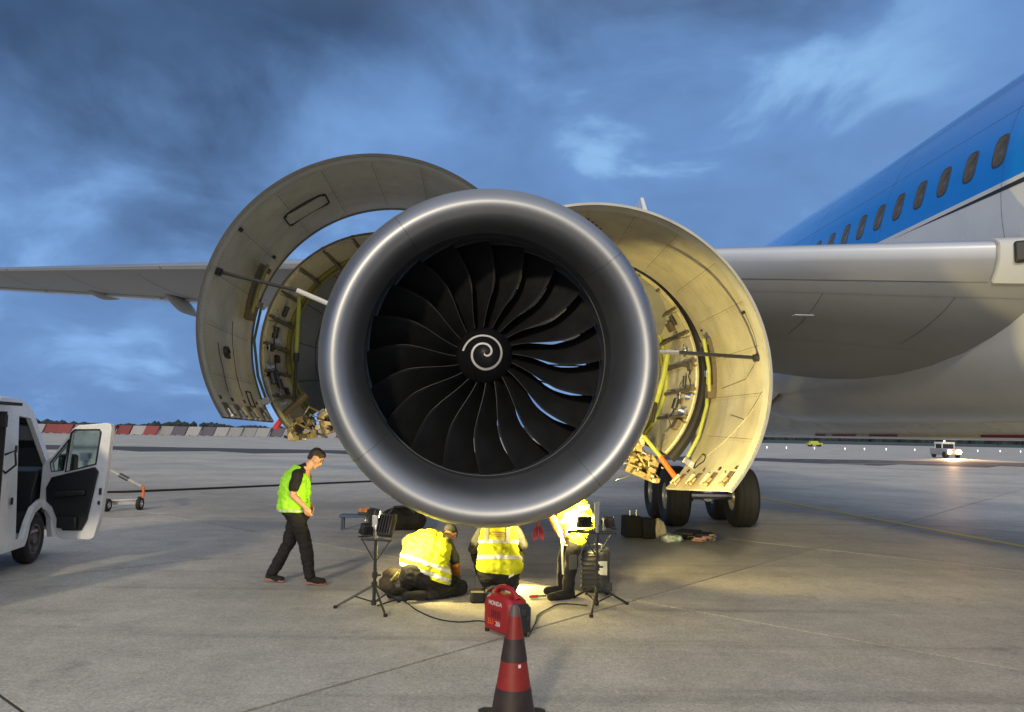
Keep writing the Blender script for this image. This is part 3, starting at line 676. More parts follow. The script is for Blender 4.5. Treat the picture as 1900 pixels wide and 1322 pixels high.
fb = MB(); fb.loft(fus_ring(aR, aL, 60, 0), closed=False, cap=False); fuse_top = fb.build('upper_fuselage', m_blue, air, smooth=60, recalc=False)
fb = MB(); fb.loft(fus_ring(aL, aR+2*pi, 60, 0), closed=False, cap=False); fuse_low = fb.build('lower_fuselage', m_white_ac, air, smooth=60, recalc=False)
# near side: cheat line and cabin windows
b = MB(); rows = []
for y in [8+.5*k for k in range(9)]:
    q = max(0, (11.6-y)/3.6); r, z = fus_prof(y); rows.append([(FX+(r+.004)*cos(aL+w), y, z+(r+.004)*sin(aL+w)) for w in (.022, .023+.028*q)])
b.loft(rows, closed=False, cap=False); b.build('cheat_line', m_edge, fuse_low, recalc=False)
for z_, y0, y1 in ((.30, 8, 30), (.62, 8, 30)):
    b = MB(); b.loft([[(FX+(FR+.003)*cos(aL+z_+w), y, FZ+(FR+.003)*sin(aL+z_+w)) for w in (0, .0025)] for y in (y0, y1)], closed=False, cap=False); b.build('seam', m_line, fuse_low, recalc=False)
aw = A_WIN % (2*pi)
def win_poly(sx, sz, off, n=20):
    pts = []
    for k in range(n):
        a = 2*pi*k/n; ca, sa = cos(a), sin(a); ex = abs(ca)**.6*(1 if ca > 0 else -1)*sx/2; ez = abs(sa)**.6*(1 if sa > 0 else -1)*sz/2
        aa = aw-ez/FR; pts.append(V((FX+(FR+off)*cos(aa), ex, FZ+(FR+off)*sin(aa))))
    return pts
wf = MB(); A_, B_ = win_poly(.282, .468, .0045), win_poly(.245, .425, .010); wf.add(A_+B_, [(k, (k+1) % 20, 20+(k+1) % 20, 20+k) for k in range(20)])
wp = MB(); wp.add(win_poly(.245, .425, .006), [tuple(range(20))])
w0 = wf.build('window', m_line, None, smooth=0, recalc=False); p0 = wp.build('pane', m_glass_ac, None, smooth=0, recalc=False)
for k in range(30):
    o = w0 if k == 0 else w0.copy(); p = p0 if k == 0 else p0.copy()
    if k: COL.objects.link(o); COL.objects.link(p)
    o.parent = air; o.matrix_parent_inverse = Matrix.Translation(-air.location); o.location = (0, 8.9+.625*k, 0); p.parent = o
for y in [3.2+3.1*k for k in range(10)]:
    b = MB(); b.loft([[(FX+(FR+.0025)*cos(a), yy, FZ+(FR+.0025)*sin(a)) for yy in (y, y+.007)] for a in [aR+(aL+.95-aR)*k/60 for k in range(61)]], closed=False, cap=False); b.build('seam', m_seamlt, fuse_top, recalc=False)
for q in (-.36, -.62):
    b = MB(); b.loft([[(FX+(FR+.0025)*cos(aL+q+w), y, FZ+(FR+.0025)*sin(aL+q+w)) for w in (0, .002)] for y in (2, 30)], closed=False, cap=False); b.build('seam', m_seamlt, fuse_top, recalc=False)
# belly fairing
b = MB(); rings = []
for y, sc_, dz in ((3.5, .55, .9), (5, .80, .45), (7, .94, .15), (9, 1, 0), (13, 1, 0), (17, 1, .02), (19, .99, .05), (21, .96, .16), (23, .90, .36), (26, .74, .8), (29, .5, 1.2)):
    ring = []
    for k in range(64):
        a = 2*pi*k/64; ca, sa = cos(a), sin(a); e = 2/2.7
        ring.append((FX+2.93*sc_*abs(ca)**e*(1 if ca > 0 else -1), y, 3.50+dz+1.29*sc_*abs(sa)**e*(1 if sa > 0 else -1)))
    rings.append(ring)
b.loft(rings); belly = b.build('belly_fairing', m_fair, air, smooth=60)
for (y0, y1, m) in ((19.7, 20.3, m_redkeel), (18.05, 19.3, m_redkeel), (16.2, 17.4, m_redkeel), (11.0, 13.4, m_redkeel), (19.32, 19.68, m_tan), (17.42, 18.03, m_tan), (13.42, 16.18, m_tan)):
    b = MB(); b.box((9.0, (y0+y1)/2, 2.13), .5, y1-y0, .20); b.build('keel_stripe', m, belly)
# wing
def wing_sec(s):
    c = 12.6 if s > 6.9 else (8.4+(s)*4.2/6.9 if s >= 0 else (8.4+s*.36 if s > -8 else 5.52+(s+8)*.21))
    if s < -20: c = max(.8, 3.0+(s+20)*.5)
    le_ = V((-.03+s, 13.15-.7*s, 4.97-.112*s)); lo = (.155 if s > 3.5 else .085+.070*(s+1)/4.5 if s > -1 else max(.06, .085+(s+1)*.0025))*c; hi = .045*c
    return c, le_, lo, hi
def foil(s, x, upper, off=0.):
    c, l, lo, hi = wing_sec(s); f = 2.0*(sqrt(max(x, 0))*.9-.55*x-.35*x*x)
    z = (hi if upper else -lo)*f*1.05; dr = -.02*c*max(0, x-.7)
    p = V((l.x, l.y+c*x, l.z+z+dr)); p.z += off if upper else -off
    if x < .02: p.y -= off
    return p
ss = [8.2, 7.5, 6.9, 6.4, 6, 5.5, 5, 4.5, 4, 3, 2, 1, 0, -2, -4, -6, -8, -10, -12, -14, -16, -18, -20, -22, -23.5]
def wing_part(name, mat_, xs, srange, off=0., parent=air, dz=0.):
    b = MB(); rings = []
    for s in srange:
        ring = [foil(s, x, False, off)+V((0, 0, dz)) for x in xs]+[foil(s, x, True, off)+V((0, 0, dz)) for x in xs[::-1] if x > 0 or False]
        rings.append(ring)
    b.loft(rings); return b.build(name, mat_, parent, smooth=50)
XS = [0, .002, .006, .012, .02, .035, .05, .07, .10, .15, .22, .30, .40, .50, .60, .70, .78, .86, .93, .995]
wing = wing_part('wing', m_grey_ac, XS, ss); wing['label'] = 'grey wing passing behind the open engine'
slx = [0, .001, .003, .006, .010, .016, .024, .034, .045]
def slat(s0, s1, name='slat', m=None, off=.012):
    b = MB(); b.loft([[foil(s, x, False, off) for x in (0, .001, .002, .004, .007, .0105, .0135)]+[foil(s, x, True, off) for x in slx[::-1]] for s in [s0+(s1-s0)*k/8 for k in range(9)]]); return b.build(name, m or m_slat, wing, smooth=50)
slat(6.10, -1.0); slat(-1.06, -8.0); slat(-8.06, -14.5); slat(-14.56, -22.0)
wr = slat(7.9, 6.13, 'wing_root_nose', m_fair, .03)
for s0, s1 in ((3.5, -2.5), (-2.6, -6.9), (-7.0, -10.3), (-10.4, -15.5), (-15.6, -20)):
    wing_part('flap', m_white_ac, [.80, .83, .88, .94, 1.0], [s0+(s1-s0)*k/4 for k in range(5)], .004, wing, dz=-.05-.02*(s0 < -2))
def seam_on_wing(pts, w=.012):
    b = MB(); vs = []
    for i, (s, x) in enumerate(pts):
        p = foil(s, x, False, .006); s2, x2 = pts[min(i+1, len(pts)-1)]; s1, x1 = pts[max(i-1, 0)]
        d = (foil(s2, x2, False, .006)-foil(s1, x1, False, .006)).normalized(); nn = d.cross(V((0, 0, 1))).normalized()*w; vs += [p+nn, p-nn]
    b.add(vs, [(2*i, 2*i+1, 2*i+3, 2*i+2) for i in range(len(pts)-1)]); b.build('panel_seam', m_seamlt, wing, recalc=False)
for s in (1.2, 3.6, 4.6, 5.9): seam_on_wing([(s, .03+.016*k) for k in range(8)], .004)
seam_on_wing([(7.0-.5*k, .16) for k in range(16)], .005); seam_on_wing([(7.0-.5*k, .03) for k in range(16)], .004); seam_on_wing([(-1-.5*k, .80) for k in range(38)], .025)
for s in range(-21, -1, 3): seam_on_wing([(s, .06+.1*k) for k in range(8)], .010)
b = MB(); fp = foil(4.6, .075, False, .006); b.box(fp, .42, .10, .012); b.build('access_panel', m_fair, wing)
# landing light in the wing root
b = MB(); c_ = foil(6.40, .002, False)+V((0, .03, .10)); b.box(c_, .30, .24, .26, -.6); ll = b.build('landing_light', m_plast, wing, bevel=.03)
for k in range(2):
    b = MB(); b.lathe([(-.19, .001), (-.175, .05), (-.15, .07), (.0, .06)], 16, org=c_+V((.03-.03*k, 0, .075-.15*k))); b.build('lamp_glass', m_steel, ll, smooth=50)
# flap track fairings
def pod(p0, p1, rw, rh):
    b = MB(); p0, p1 = V(p0), V(p1); rings = []
    for k in range(11):
        q = k/10; w = max(.03, sin(min(1, q*1.25)*pi*.5)**.8*(1-max(0, q-.55)/.45*.9)); c = p0.lerp(p1, q)
        rings.append([(c.x+rw*w*cos(2*pi*j/12), c.y, c.z+rh*w*sin(2*pi*j/12)) for j in range(12)])
    b.loft(rings); b.build('flap_track_fairing', m_grey_ac, wing, smooth=60)
for s, dzz, L in ((-9.6, -.36, 1.6), (-12.9, .02, .9), (-1.0, -.5, 3.5)):
    c, l, lo, hi = wing_sec(s); pod(foil(s, .55, False)+V((0, 0, .05)), V((l.x, l.y+c+L*.35, l.z+dzz-.02*c)), .26, .34 if s > -8 else .22)
# tail
b = MB(); b.loft([[(FX-.3, 38, 7.2), (FX+.3, 38, 7.2), (FX+.12, 51, 7.0), (FX-.12, 51, 7.0)], [(FX-.12, 47.0, 16.9), (FX+.12, 47.0, 16.9), (FX+.05, 51.5, 16.95), (FX-.05, 51.5, 16.95)]]); b.build('tail_fin', m_white_ac, air, bevel=.08)
for sg_ in (-1, 1):
    b = MB(); b.loft([[(FX+sg_*1.2, 44, 6.3), (FX+sg_*1.2, 44, 6.6), (FX+sg_*1.2, 50, 6.5), (FX+sg_*1.2, 50, 6.4)], [(FX+sg_*9.5, 50.2, 7.2), (FX+sg_*9.5, 50.2, 7.3), (FX+sg_*9.5, 52.5, 7.28), (FX+sg_*9.5, 52.5, 7.22)]]); b.build('tailplane', m_white_ac, air)
# main gear on the near side
gear = MB(); gx = 4.9; gear.tube([(gx, 17.75, .62), (gx, 17.75, 1.9), (gx, 17.65, 3.5)], [.14, .16, .19], 14); gear = gear.build('main_gear', m_rim, air, smooth=60)
b = MB(); b.tube([(gx, 16.95, .66), (gx, 18.55, .66)], .13, 10); b.build('bogie_beam', m_rim, gear)
for y in (17.0, 18.5):
    b = MB(); b.tube([(gx-.95, y, .66), (gx+.95, y, .66)], .085, 10); b.build('axle', m_steel, gear)
b = MB(); b.tube([(gx+.1, 17.6, 1.0), (gx+1.9, 17.4, 3.0)], .07, 8); b.tube([(gx, 17.6, 1.5), (gx-.2, 19.6, 3.2)], .08, 8); b.build('side_brace', m_steel, gear)
for k in range(5):
    b = MB(); b.tube([(gx-.2+.1*k, 17.5, .5+.05*k), (gx-.25+.12*k, 17.35, .9), (gx-.1+.05*k, 17.55, 1.5)], .018, 6); b.build('hydraulic_hose', m_edge, gear, smooth=60)
b = MB(); b.plate([(0, 0), (1.5, .2), (1.6, 1.5), (0, 1.7)], [], lambda u, v, w: V((gx-.95-.12*v, 16.9+u, 1.7+v+0*w))+V((w, 0, 0)), .05); b.build('gear_door', m_fair, gear)
def wheel_mesh(rad, wid, rimr):
    h = wid/2; t = MB(); t.lathe([(-h*.80, rimr), (-h*.96, rimr+.05), (-h, rad*.80), (-h*.88, rad*.93), (-h*.62, rad*.99), (-h*.60, rad*.985), (-h*.52, rad*.985), (-h*.50, rad), (-h*.08, rad), (-h*.06, rad*.986), (h*.06, rad*.986), (h*.08, rad), (h*.5, rad), (h*.52, rad*.985), (h*.6, rad*.985), (h*.62, rad*.99), (h*.88, rad*.93), (h, rad*.8), (h*.96, rimr+.05), (h*.8, rimr)], 48, axis='x')
    q = MB(); q.lathe([(-h*.82, .001), (-h*.84, rimr*.35), (-h*.55, rimr*.45), (-h*.5, rimr*.8), (-h*.82, rimr*.92), (-h*.82, rimr+.01), (h*.82, rimr+.01), (h*.82, rimr*.92), (h*.5, rimr*.8), (h*.55, rimr*.45), (h*.84, rimr*.35), (h*.82, .001)], 32, axis='x'); return t, q
tw, qw = wheel_mesh(.655, .50, .28); wt = tw.build('tyre', m_tyre, None, smooth=40); wq = qw.build('rim', m_rim, None, smooth=40)
for y in (17.0, 18.5):
    for x in (gx-.74, gx+.74):
        o = wt if (y, x) == (17.0, gx-.74) else wt.copy(); r = wq if o is wt else wq.copy()
        if o is not wt: COL.objects.link(o); COL.objects.link(r)
        o.name = 'wheel' if o is wt else 'wheel.001'
        o.parent = air; o.matrix_parent_inverse = Matrix.Translation(-air.location); o.location = (x, y, .645); r.parent = o

# ================================================================== THE VAN
van = thing('van', (-6.9, 9.6, 0), 'white delivery van parked at the left with front door wide open', 'van')
VF = V((-.166, .986, 0)); VR = V((.986, .166, 0)); VO = V((-6.28, 11.30, 0))
def vp(f, r, z): return VO+VF*f+VR*r+V((0, 0, z))
side = [(-4.2, .32), (-.50, .30), (-.42, .40), (-.36, .58), (-.22, .72), (0, .78), (.22, .72), (.36, .58), (.42, .40), (.46, .30), (.92, .32), (.96, .75), (.90, .98), (.62, 1.12), (.30, 1.34), (-.32, 2.12), (-.55, 2.24), (-.9, 2.28), (-4.2, 2.28)]
dooro = [(-.80, .42), (-.58, .42), (-.46, .62), (-.30, .80), (-.05, .88), (.10, .90), (.12, 1.36), (-.42, 2.02), (-.80, 2.05)]
slide = [(-2.40, .42), (-1.30, .42), (-1.30, 2.10), (-2.40, 2.10)]
b = MB(); b.plate(side, [dooro, slide], lambda u, v, w: vp(u, -w-.11*max(0, v-1.25)*.9, v), .07); b.build('side_panel', m_van, van, smooth=0, bevel=.008)
lwin = [(-.80, 1.22), (.06, 1.34), (-.42, 1.98), (-.80, 2.0)]
b = MB(); b.plate(lwin, [], lambda u, v, w: vp(u, -1.90+w+.11*max(0, v-1.25)*.9, v), .005); b.build('window', m_glass, van, smooth=0)
b = MB(); b.plate(side, [lwin], lambda u, v, w: vp(u, -1.93+w+.11*max(0, v-1.25)*.9, v), .07); b.build('side_panel', m_van, van, smooth=0, bevel=.008)
b = MB(); b.loft([[vp(f, r, z) for r, z in ((-.10, 2.20), (-.16, 2.28), (-.5, 2.335), (-1.45, 2.335), (-1.8, 2.28), (-1.84, 2.20))] for f in (-4.2, -.95, -.60)]+[[vp(-.34, r, 2.13+dz) for r, dz in ((-.12, -.03), (-.18, .02), (-.5, .05), (-1.45, .05), (-1.78, .02), (-1.83, -.03))]], cap=True); b.build('roof', m_van, van, smooth=40)
b = MB(); b.loft([[vp(f, -.08, z), vp(f, -1.87, z)] for f, z in ((.92, .35), (.965, .75), (.91, .98), (.63, 1.11), (.42, 1.24))], closed=False, cap=False); b.build('bonnet', m_van, van, recalc=False)
b = MB(); b.add([vp(.36, -.12, 1.30), vp(.36, -1.84, 1.30), vp(-.32, -1.76, 2.11), vp(-.32, -.20, 2.11)], [(0, 1, 2, 3)]); b.build('windscreen', m_glass, van, recalc=False)
b = MB(); b.tube([vp(.34, -.10, 1.33), vp(-.32, -.18, 2.11)], .045, 8); b.build('pillar', m_plast, van)
b = MB(); b.plate([(-4.18, .42), (.5, .42), (.5, .46), (-4.18, .46)], [], lambda u, v, w: vp(u, -.08-w, v), 1.78); b.build('cargo_floor', m_vanin, van)
b = MB(); b.plate([(-.10, .46), (.62, .46), (.62, 1.16), (.36, 1.33), (.05, 1.28), (-.10, 1.0)], [], lambda u, v, w: vp(u, -.10-w, v), 1.74); b.build('dashboard', m_trim, van, bevel=.02)
for r in (-.55, -1.4):
    b = MB(); b.obox(vp(-.62, r, .78), VF, VR, (0, 0, 1), .50, .50, .24); b.obox(vp(-.92, r, 1.25), VF+V((0, 0, .15)), VR, V((0, 0, 1))-VF*.15, .16, .48, .75); b.obox(vp(-.98, r, 1.74), VF, VR, (0, 0, 1), .12, .28, .22); b.build('seat', m_trim, van, bevel=.04)
b = MB(); b.plate([(-.1, .46), (-1.83, .46), (-1.75, 2.14), (-.2, 2.14)], [], lambda u, v, w: vp(-1.12-w, u, v), .03); b.build('bulkhead', m_vanin, van)
b = MB(); b.plate([(-4.18, .46), (-1.2, .46), (-1.2, 2.15), (-4.18, 2.15)], [], lambda u, v, w: vp(u, -1.80-w*0+.0, v)+VR*w, .03); b.build('lining', m_vanin, van)
for z in (.9, 1.35, 1.8):
    b = MB(); b.obox(vp(-2.6, -1.5, z), VF, VR, (0, 0, 1), 2.4, .5, .03); b.build('shelf', m_vanin, van)
b = MB(); b.obox(vp(-1.33, -.10, 1.2), VF, VR, (0, 0, 1), .035, .16, 1.8); b.build('door_seal', m_dark, van)
b = MB(); b.tube([vp(-1.2, -.06, 1.55), vp(-1.15, .04, 1.6), vp(-1.12, .05, 1.42), vp(-1.2, -.03, 1.32), vp(-1.3, -.1, 1.4)], .016, 6); b.build('hanging_cable', m_dark, van, smooth=60)
b = MB(); b.obox(vp(-1.36, -.05, 1.98), VF, VR, (0, 0, 1), .10, .09, .16); b.build('door_roller', m_dark, van, bevel=.01)
for z in (.95, 1.62):
    b = MB(); b.obox(vp(-1.03, .003, z), VF, VR, (0, 0, 1), .05, .015, .09); b.build('striker', m_plast, van)
b = MB(); b.obox(vp(-2.0, .0, 2.2), VF, VR, (0, 0, 1), 2.0, .05, .04); b.build('door_rail', m_dark, van)
for r in (-.09, -1.78):
    for f in (0, -3.3):
        tv, qv = wheel_mesh(.335, .215, .20); tv.v = [tuple(vp(f, r-.06, .335)+VR*p[0]+VF*p[1]+V((0, 0, p[2]))) for p in tv.v]; qv.v = [tuple(vp(f, r-.06, .335)+VR*p[0]+VF*p[1]+V((0, 0, p[2]))) for p in qv.v]
        w = tv.build('wheel', m_tyre, van, smooth=40); qv.build('rim', m_darksteel, w, smooth=40)
b = MB(); b.lathe([(-.12, .40), (.0, .40)], 24, a0=0, a1=pi, axis='x', closed=False); b.v = [tuple(vp(0, -.10, .36)+VR*p[0]*2.2+VF*p[1]*.95+V((0, 0, p[2]*.98))) for p in b.v]; b.build('wheel_arch', m_dark, van, recalc=False)
# open door
DH = V((-6.30, 11.40, 0)); DU = V((.989, -.15, 0)); DN = V((-.15, -.989, 0))
def dp(u, z, w): return DH+DU*u+DN*w+V((0, 0, z))
outer = [(.28, .37), (.35, .345), (.78, .345), (.84, .375), (.90, .60), (.93, .78), (.97, 1.30), (1.0, 1.90), (.985, 1.965), (.92, 1.985), (.50, 1.945), (.40, 1.89), (.13, 1.50), (.02, 1.42), (-.02, 1.36), (-.03, .82), (.02, .76), (.12, .70), (.20, .56)]
wing_ = [(.39, 1.83), (.44, 1.875), (.82, 1.885), (.845, 1.85), (.80, 1.40), (.345, 1.28)]
vent = [(.365, 1.74), (.31, 1.30), (.13, 1.28), (.10, 1.40)]
b = MB(); b.plate(outer, [wing_, vent], dp, .085); door = b.build('door', m_van, van, smooth=0, bevel=.010)
gl = lambda P_, w: [dp(u, z, w) for u, z in P_]
b = MB(); b.plate(wing_, [], lambda u, v, w: dp(u, v, .04+w), .005); b.build('window', m_glass, door, smooth=0)
b = MB(); b.plate(vent, [], lambda u, v, w: dp(u, v, .04+w), .005); b.build('window', m_glass, door, smooth=0)
def frame_line(P_, w, r): 
    b = MB(); b.tube([dp(u, z, w) for u, z in P_+[P_[0]]], r, 6); b.build('window_seal', m_dark, door)
frame_line(wing_, .088, .013); frame_line(vent, .088, .009)
trim = [(.15, 1.20), (.30, 1.24), (.80, 1.36), (.86, 1.30), (.74, .62), (.66, .47), (.38, .46), (.28, .62), (.20, .78), (.10, .86), (.08, 1.05)]
b = MB(); b.plate(trim, [], lambda u, v, w: dp(u, v, .085+w), .035); b.build('trim_panel', m_trim, door, smooth=0, bevel=.015)
b = MB(); b.obox(dp(.48, .98, .145), DU+V((0, 0, .08)), DN, (0, 0, 1), .46, .06, .07); b.build('armrest', m_trim, door, bevel=.02); b = MB(); b.obox(dp(.47, .58, .14), DU, DN, (0, 0, 1), .30, .07, .16); b.build('door_pocket', m_trim, door, bevel=.02)
b = MB(); b.obox(dp(.90, 1.02, .09), DU, DN, (0, 0, 1), .035, .02, .09); b.obox(dp(.89, .86, .09), DU, DN, (0, 0, 1), .03, .02, .05); b.build('latch', m_plast, door)
b = MB(); b.obox(dp(.24, 1.36, -.10), DU, DN, (0, 0, 1), .24, .17, .33); mir = b.build('mirror', m_plast, door, bevel=.05, seg=3)
b = MB(); b.plate([(.16, 1.25), (.34, 1.25), (.335, 1.47), (.17, 1.48)], [], lambda u, v, w: dp(u, v, -.012+w), .004); b.build('mirror_glass', m_mirror, mir, smooth=0)
for z in (.75, 1.25):
    b = MB(); b.obox(dp(-.03, z, .02), DU, DN, (0, 0, 1), .07, .09, .10); b.build('hinge', m_plast, door, bevel=.01)

# ================================================================== PEOPLE
def blob(name, prims, mat_, parent, vox=.012, infl=0., cuts=(), wr=0., wrs=7., smooth_it=4, fold=0.):
    """one continuous surface grown round tapered limbs; prims: (p0, p1, r0, r1[, flat])"""
    b = MB()
    for pr in prims:
        p0, p1, ra, rb = V(pr[0]), V(pr[1]), pr[2]+infl, pr[3]+infl
        d = p1-p0
        if d.length < 1e-5: d = V((0, 0, 1e-4)); p1 = p0+d
        dn = d.normalized(); pts = []; rs = []
        for k in range(5): q = pi/2*(1-k/4); pts.append(p0-dn*ra*sin(q)); rs.append(max(.0015, ra*cos(q)))
        for k in range(5): q = pi/2*(k/4); pts.append(p1+dn*rb*sin(q)); rs.append(max(.0015, rb*cos(q)))
        start = len(b.v); b.tube(pts, rs, 14)
        if len(pr) > 4:                                   # squash: (axis, factor)
            ax, fa = V(pr[4][0]).normalized(), pr[4][1]; mid = (p0+p1)/2
            for i in range(start, len(b.v)):
                q = V(b.v[i]); dd = (q-mid).dot(ax); b.v[i] = tuple(q+ax*dd*(fa-1))
    o = b.build(name, mat_, None, smooth=0)
    r = o.modifiers.new('r', 'REMESH'); r.mode = 'VOXEL'; r.voxel_size = vox
    s_ = o.modifiers.new('s', 'SMOOTH'); s_.iterations = smooth_it; s_.factor = .6
    dg = bpy.context.evaluated_depsgraph_get(); dg.update()
    me = bpy.data.meshes.new_from_object(o.evaluated_get(dg)); o.modifiers.clear(); old = o.data; o.data = me; bpy.data.meshes.remove(old)
    bm = bmesh.new(); bm.from_mesh(me)
    if wr:
        bm.normal_update()
        for v in bm.verts:
            d = wr*(noise.noise(v.co*wrs)+.5*noise.noise(v.co*wrs*2.3))
            if fold: q = V((v.co.x*9+v.co.z*5, v.co.y*9-v.co.z*4, v.co.z*22)); d += fold*(1-2.2*abs(noise.noise(q)))
            v.co += v.normal*d
    for (pt, no) in cuts:
        res = bmesh.ops.bisect_plane(bm, geom=bm.verts[:]+bm.edges[:]+bm.faces[:], plane_co=V(pt), plane_no=V(no), clear_outer=True)
        ed = [e for e in res['geom_cut'] if isinstance(e, bmesh.types.BMEdge)]
        if ed:
            try: bmesh.ops.contextual_create(bm, geom=ed) if False else bmesh.ops.edgeloop_fill(bm, edges=ed)
            except Exception: pass
    for f in bm.faces: f.smooth = True
    bm.to_mesh(me); bm.free()
    if not me.materials: me.materials.append(mat_)
    me.name = name; o.name = name
    return child(o, parent)
def hand(prims, wrist, knuck, palm_n, spread, curl, r=.0105, thumb_side=1):
    """palm, four unequal bent fingers and a thumb leaving the side of the palm"""
    w, k = V(wrist), V(knuck); d = (k-w).normalized(); n = V(palm_n).normalized(); s = d.cross(n).normalized()
    prims.append((w, w+d*.03, .026, .028, (n, .62)))
    for q in (-1, 0, 1): prims.append((w+d*.02+s*.010*q, k+s*.026*q, .020, .017, (n, .7)))
    for i, L in enumerate((.070, .080, .074, .056)):
        p = k+s*(.033-.022*i)*spread; a = curl*.5; e = p+(d*cos(a)+n*sin(a))*L*.5; a2 = curl*1.25; t = e+(d*cos(a2)+n*sin(a2))*L*.5
        prims.append((p, e, r, r*.92)); prims.append((e, t, r*.9, r*.75))
    p = w+d*.025+s*.028*thumb_side; e = p+(d*.75+s*.6*thumb_side+n*.3).normalized()*.04; t = e+(d*.95+s*.1*thumb_side+n*.35).normalized()*.032
    prims.append((p, e, .014, .012)); prims.append((e, t, .012, .009))
def head(parent, c, face, upv, neckp, hair_mat, cap=None, body=None):
    """head prims appended to the body list; hair, eyes as children"""
    c = V(c); f = V(face).normalized(); u = V(upv); u = (u-f*u.dot(f)).normalized(); s = f.cross(u)
    P = lambda a, b_, d: c+f*a+u*b_+s*d
    body += [(P(-.012, .035, 0), P(.012, .030, 0), .088, .084, (s, .86)), (P(.02, -.02, 0), P(.035, -.055, 0), .070, .050, (s, .88)), (P(.055, -.085, 0), P(.062, -.09, 0), .028, .026),
             (P(.088, .012, 0), P(.104, -.026, 0), .010, .016), (P(.093, -.030, .012), P(.093, -.030, -.012), .010, .010), (P(.082, -.056, .016), P(.082, -.056, -.016), .011, .011), (P(.079, .024, .03), P(.079, .024, -.03), .014, .014)]
    for q in (-1, 1):
        body += [(P(-.005, .018, .078*q), P(-.012, -.022, .075*q), .019, .013), (P(.055, -.015, .045*q), P(.03, -.03, .055*q), .022, .02)]
    body.append((V(neckp), P(-.012, -.06, 0), .062, .056))
    hp = [(P(-.022, .048, 0), P(.020, .055, 0), .093, .080, (s, .90)), (P(-.05, .0, 0), P(-.055, -.03, 0), .064, .05, (s, 1.1)), (P(.06, .088, .02), P(.055, .09, -.02), .032, .032)]
    return P, hp
def shoe(b, heel, toe, wid=.047, m=0):
    heel, toe = V(heel), V(toe); d = toe-heel; d.z = 0; d.normalize(); return [(heel+d*.02, toe-d*.09, wid*.95, wid, ), (toe-d*.10, toe-d*.04, wid, wid*.82)]

def bands(vest, specs, par):
    """reflective bands: slices of the vest a few millimetres proud of it"""
    for (p, n, w) in specs:
        o = bpy.data.objects.new('reflective_band', vest.data.copy()); COL.objects.link(o); n = V(n).normalized()
        bm = bmesh.new(); bm.from_mesh(o.data); bm.normal_update()
        for v in bm.verts: v.co += v.normal*.005
        for pp, nn in ((V(p)+n*w/2, n), (V(p)-n*w/2, -n)): bmesh.ops.bisect_plane(bm, geom=bm.verts[:]+bm.edges[:]+bm.faces[:], plane_co=pp, plane_no=nn, clear_outer=True)
        bm.to_mesh(o.data); bm.free(); o.data.materials.clear(); o.data.materials.append(m_refl); child(o, par)

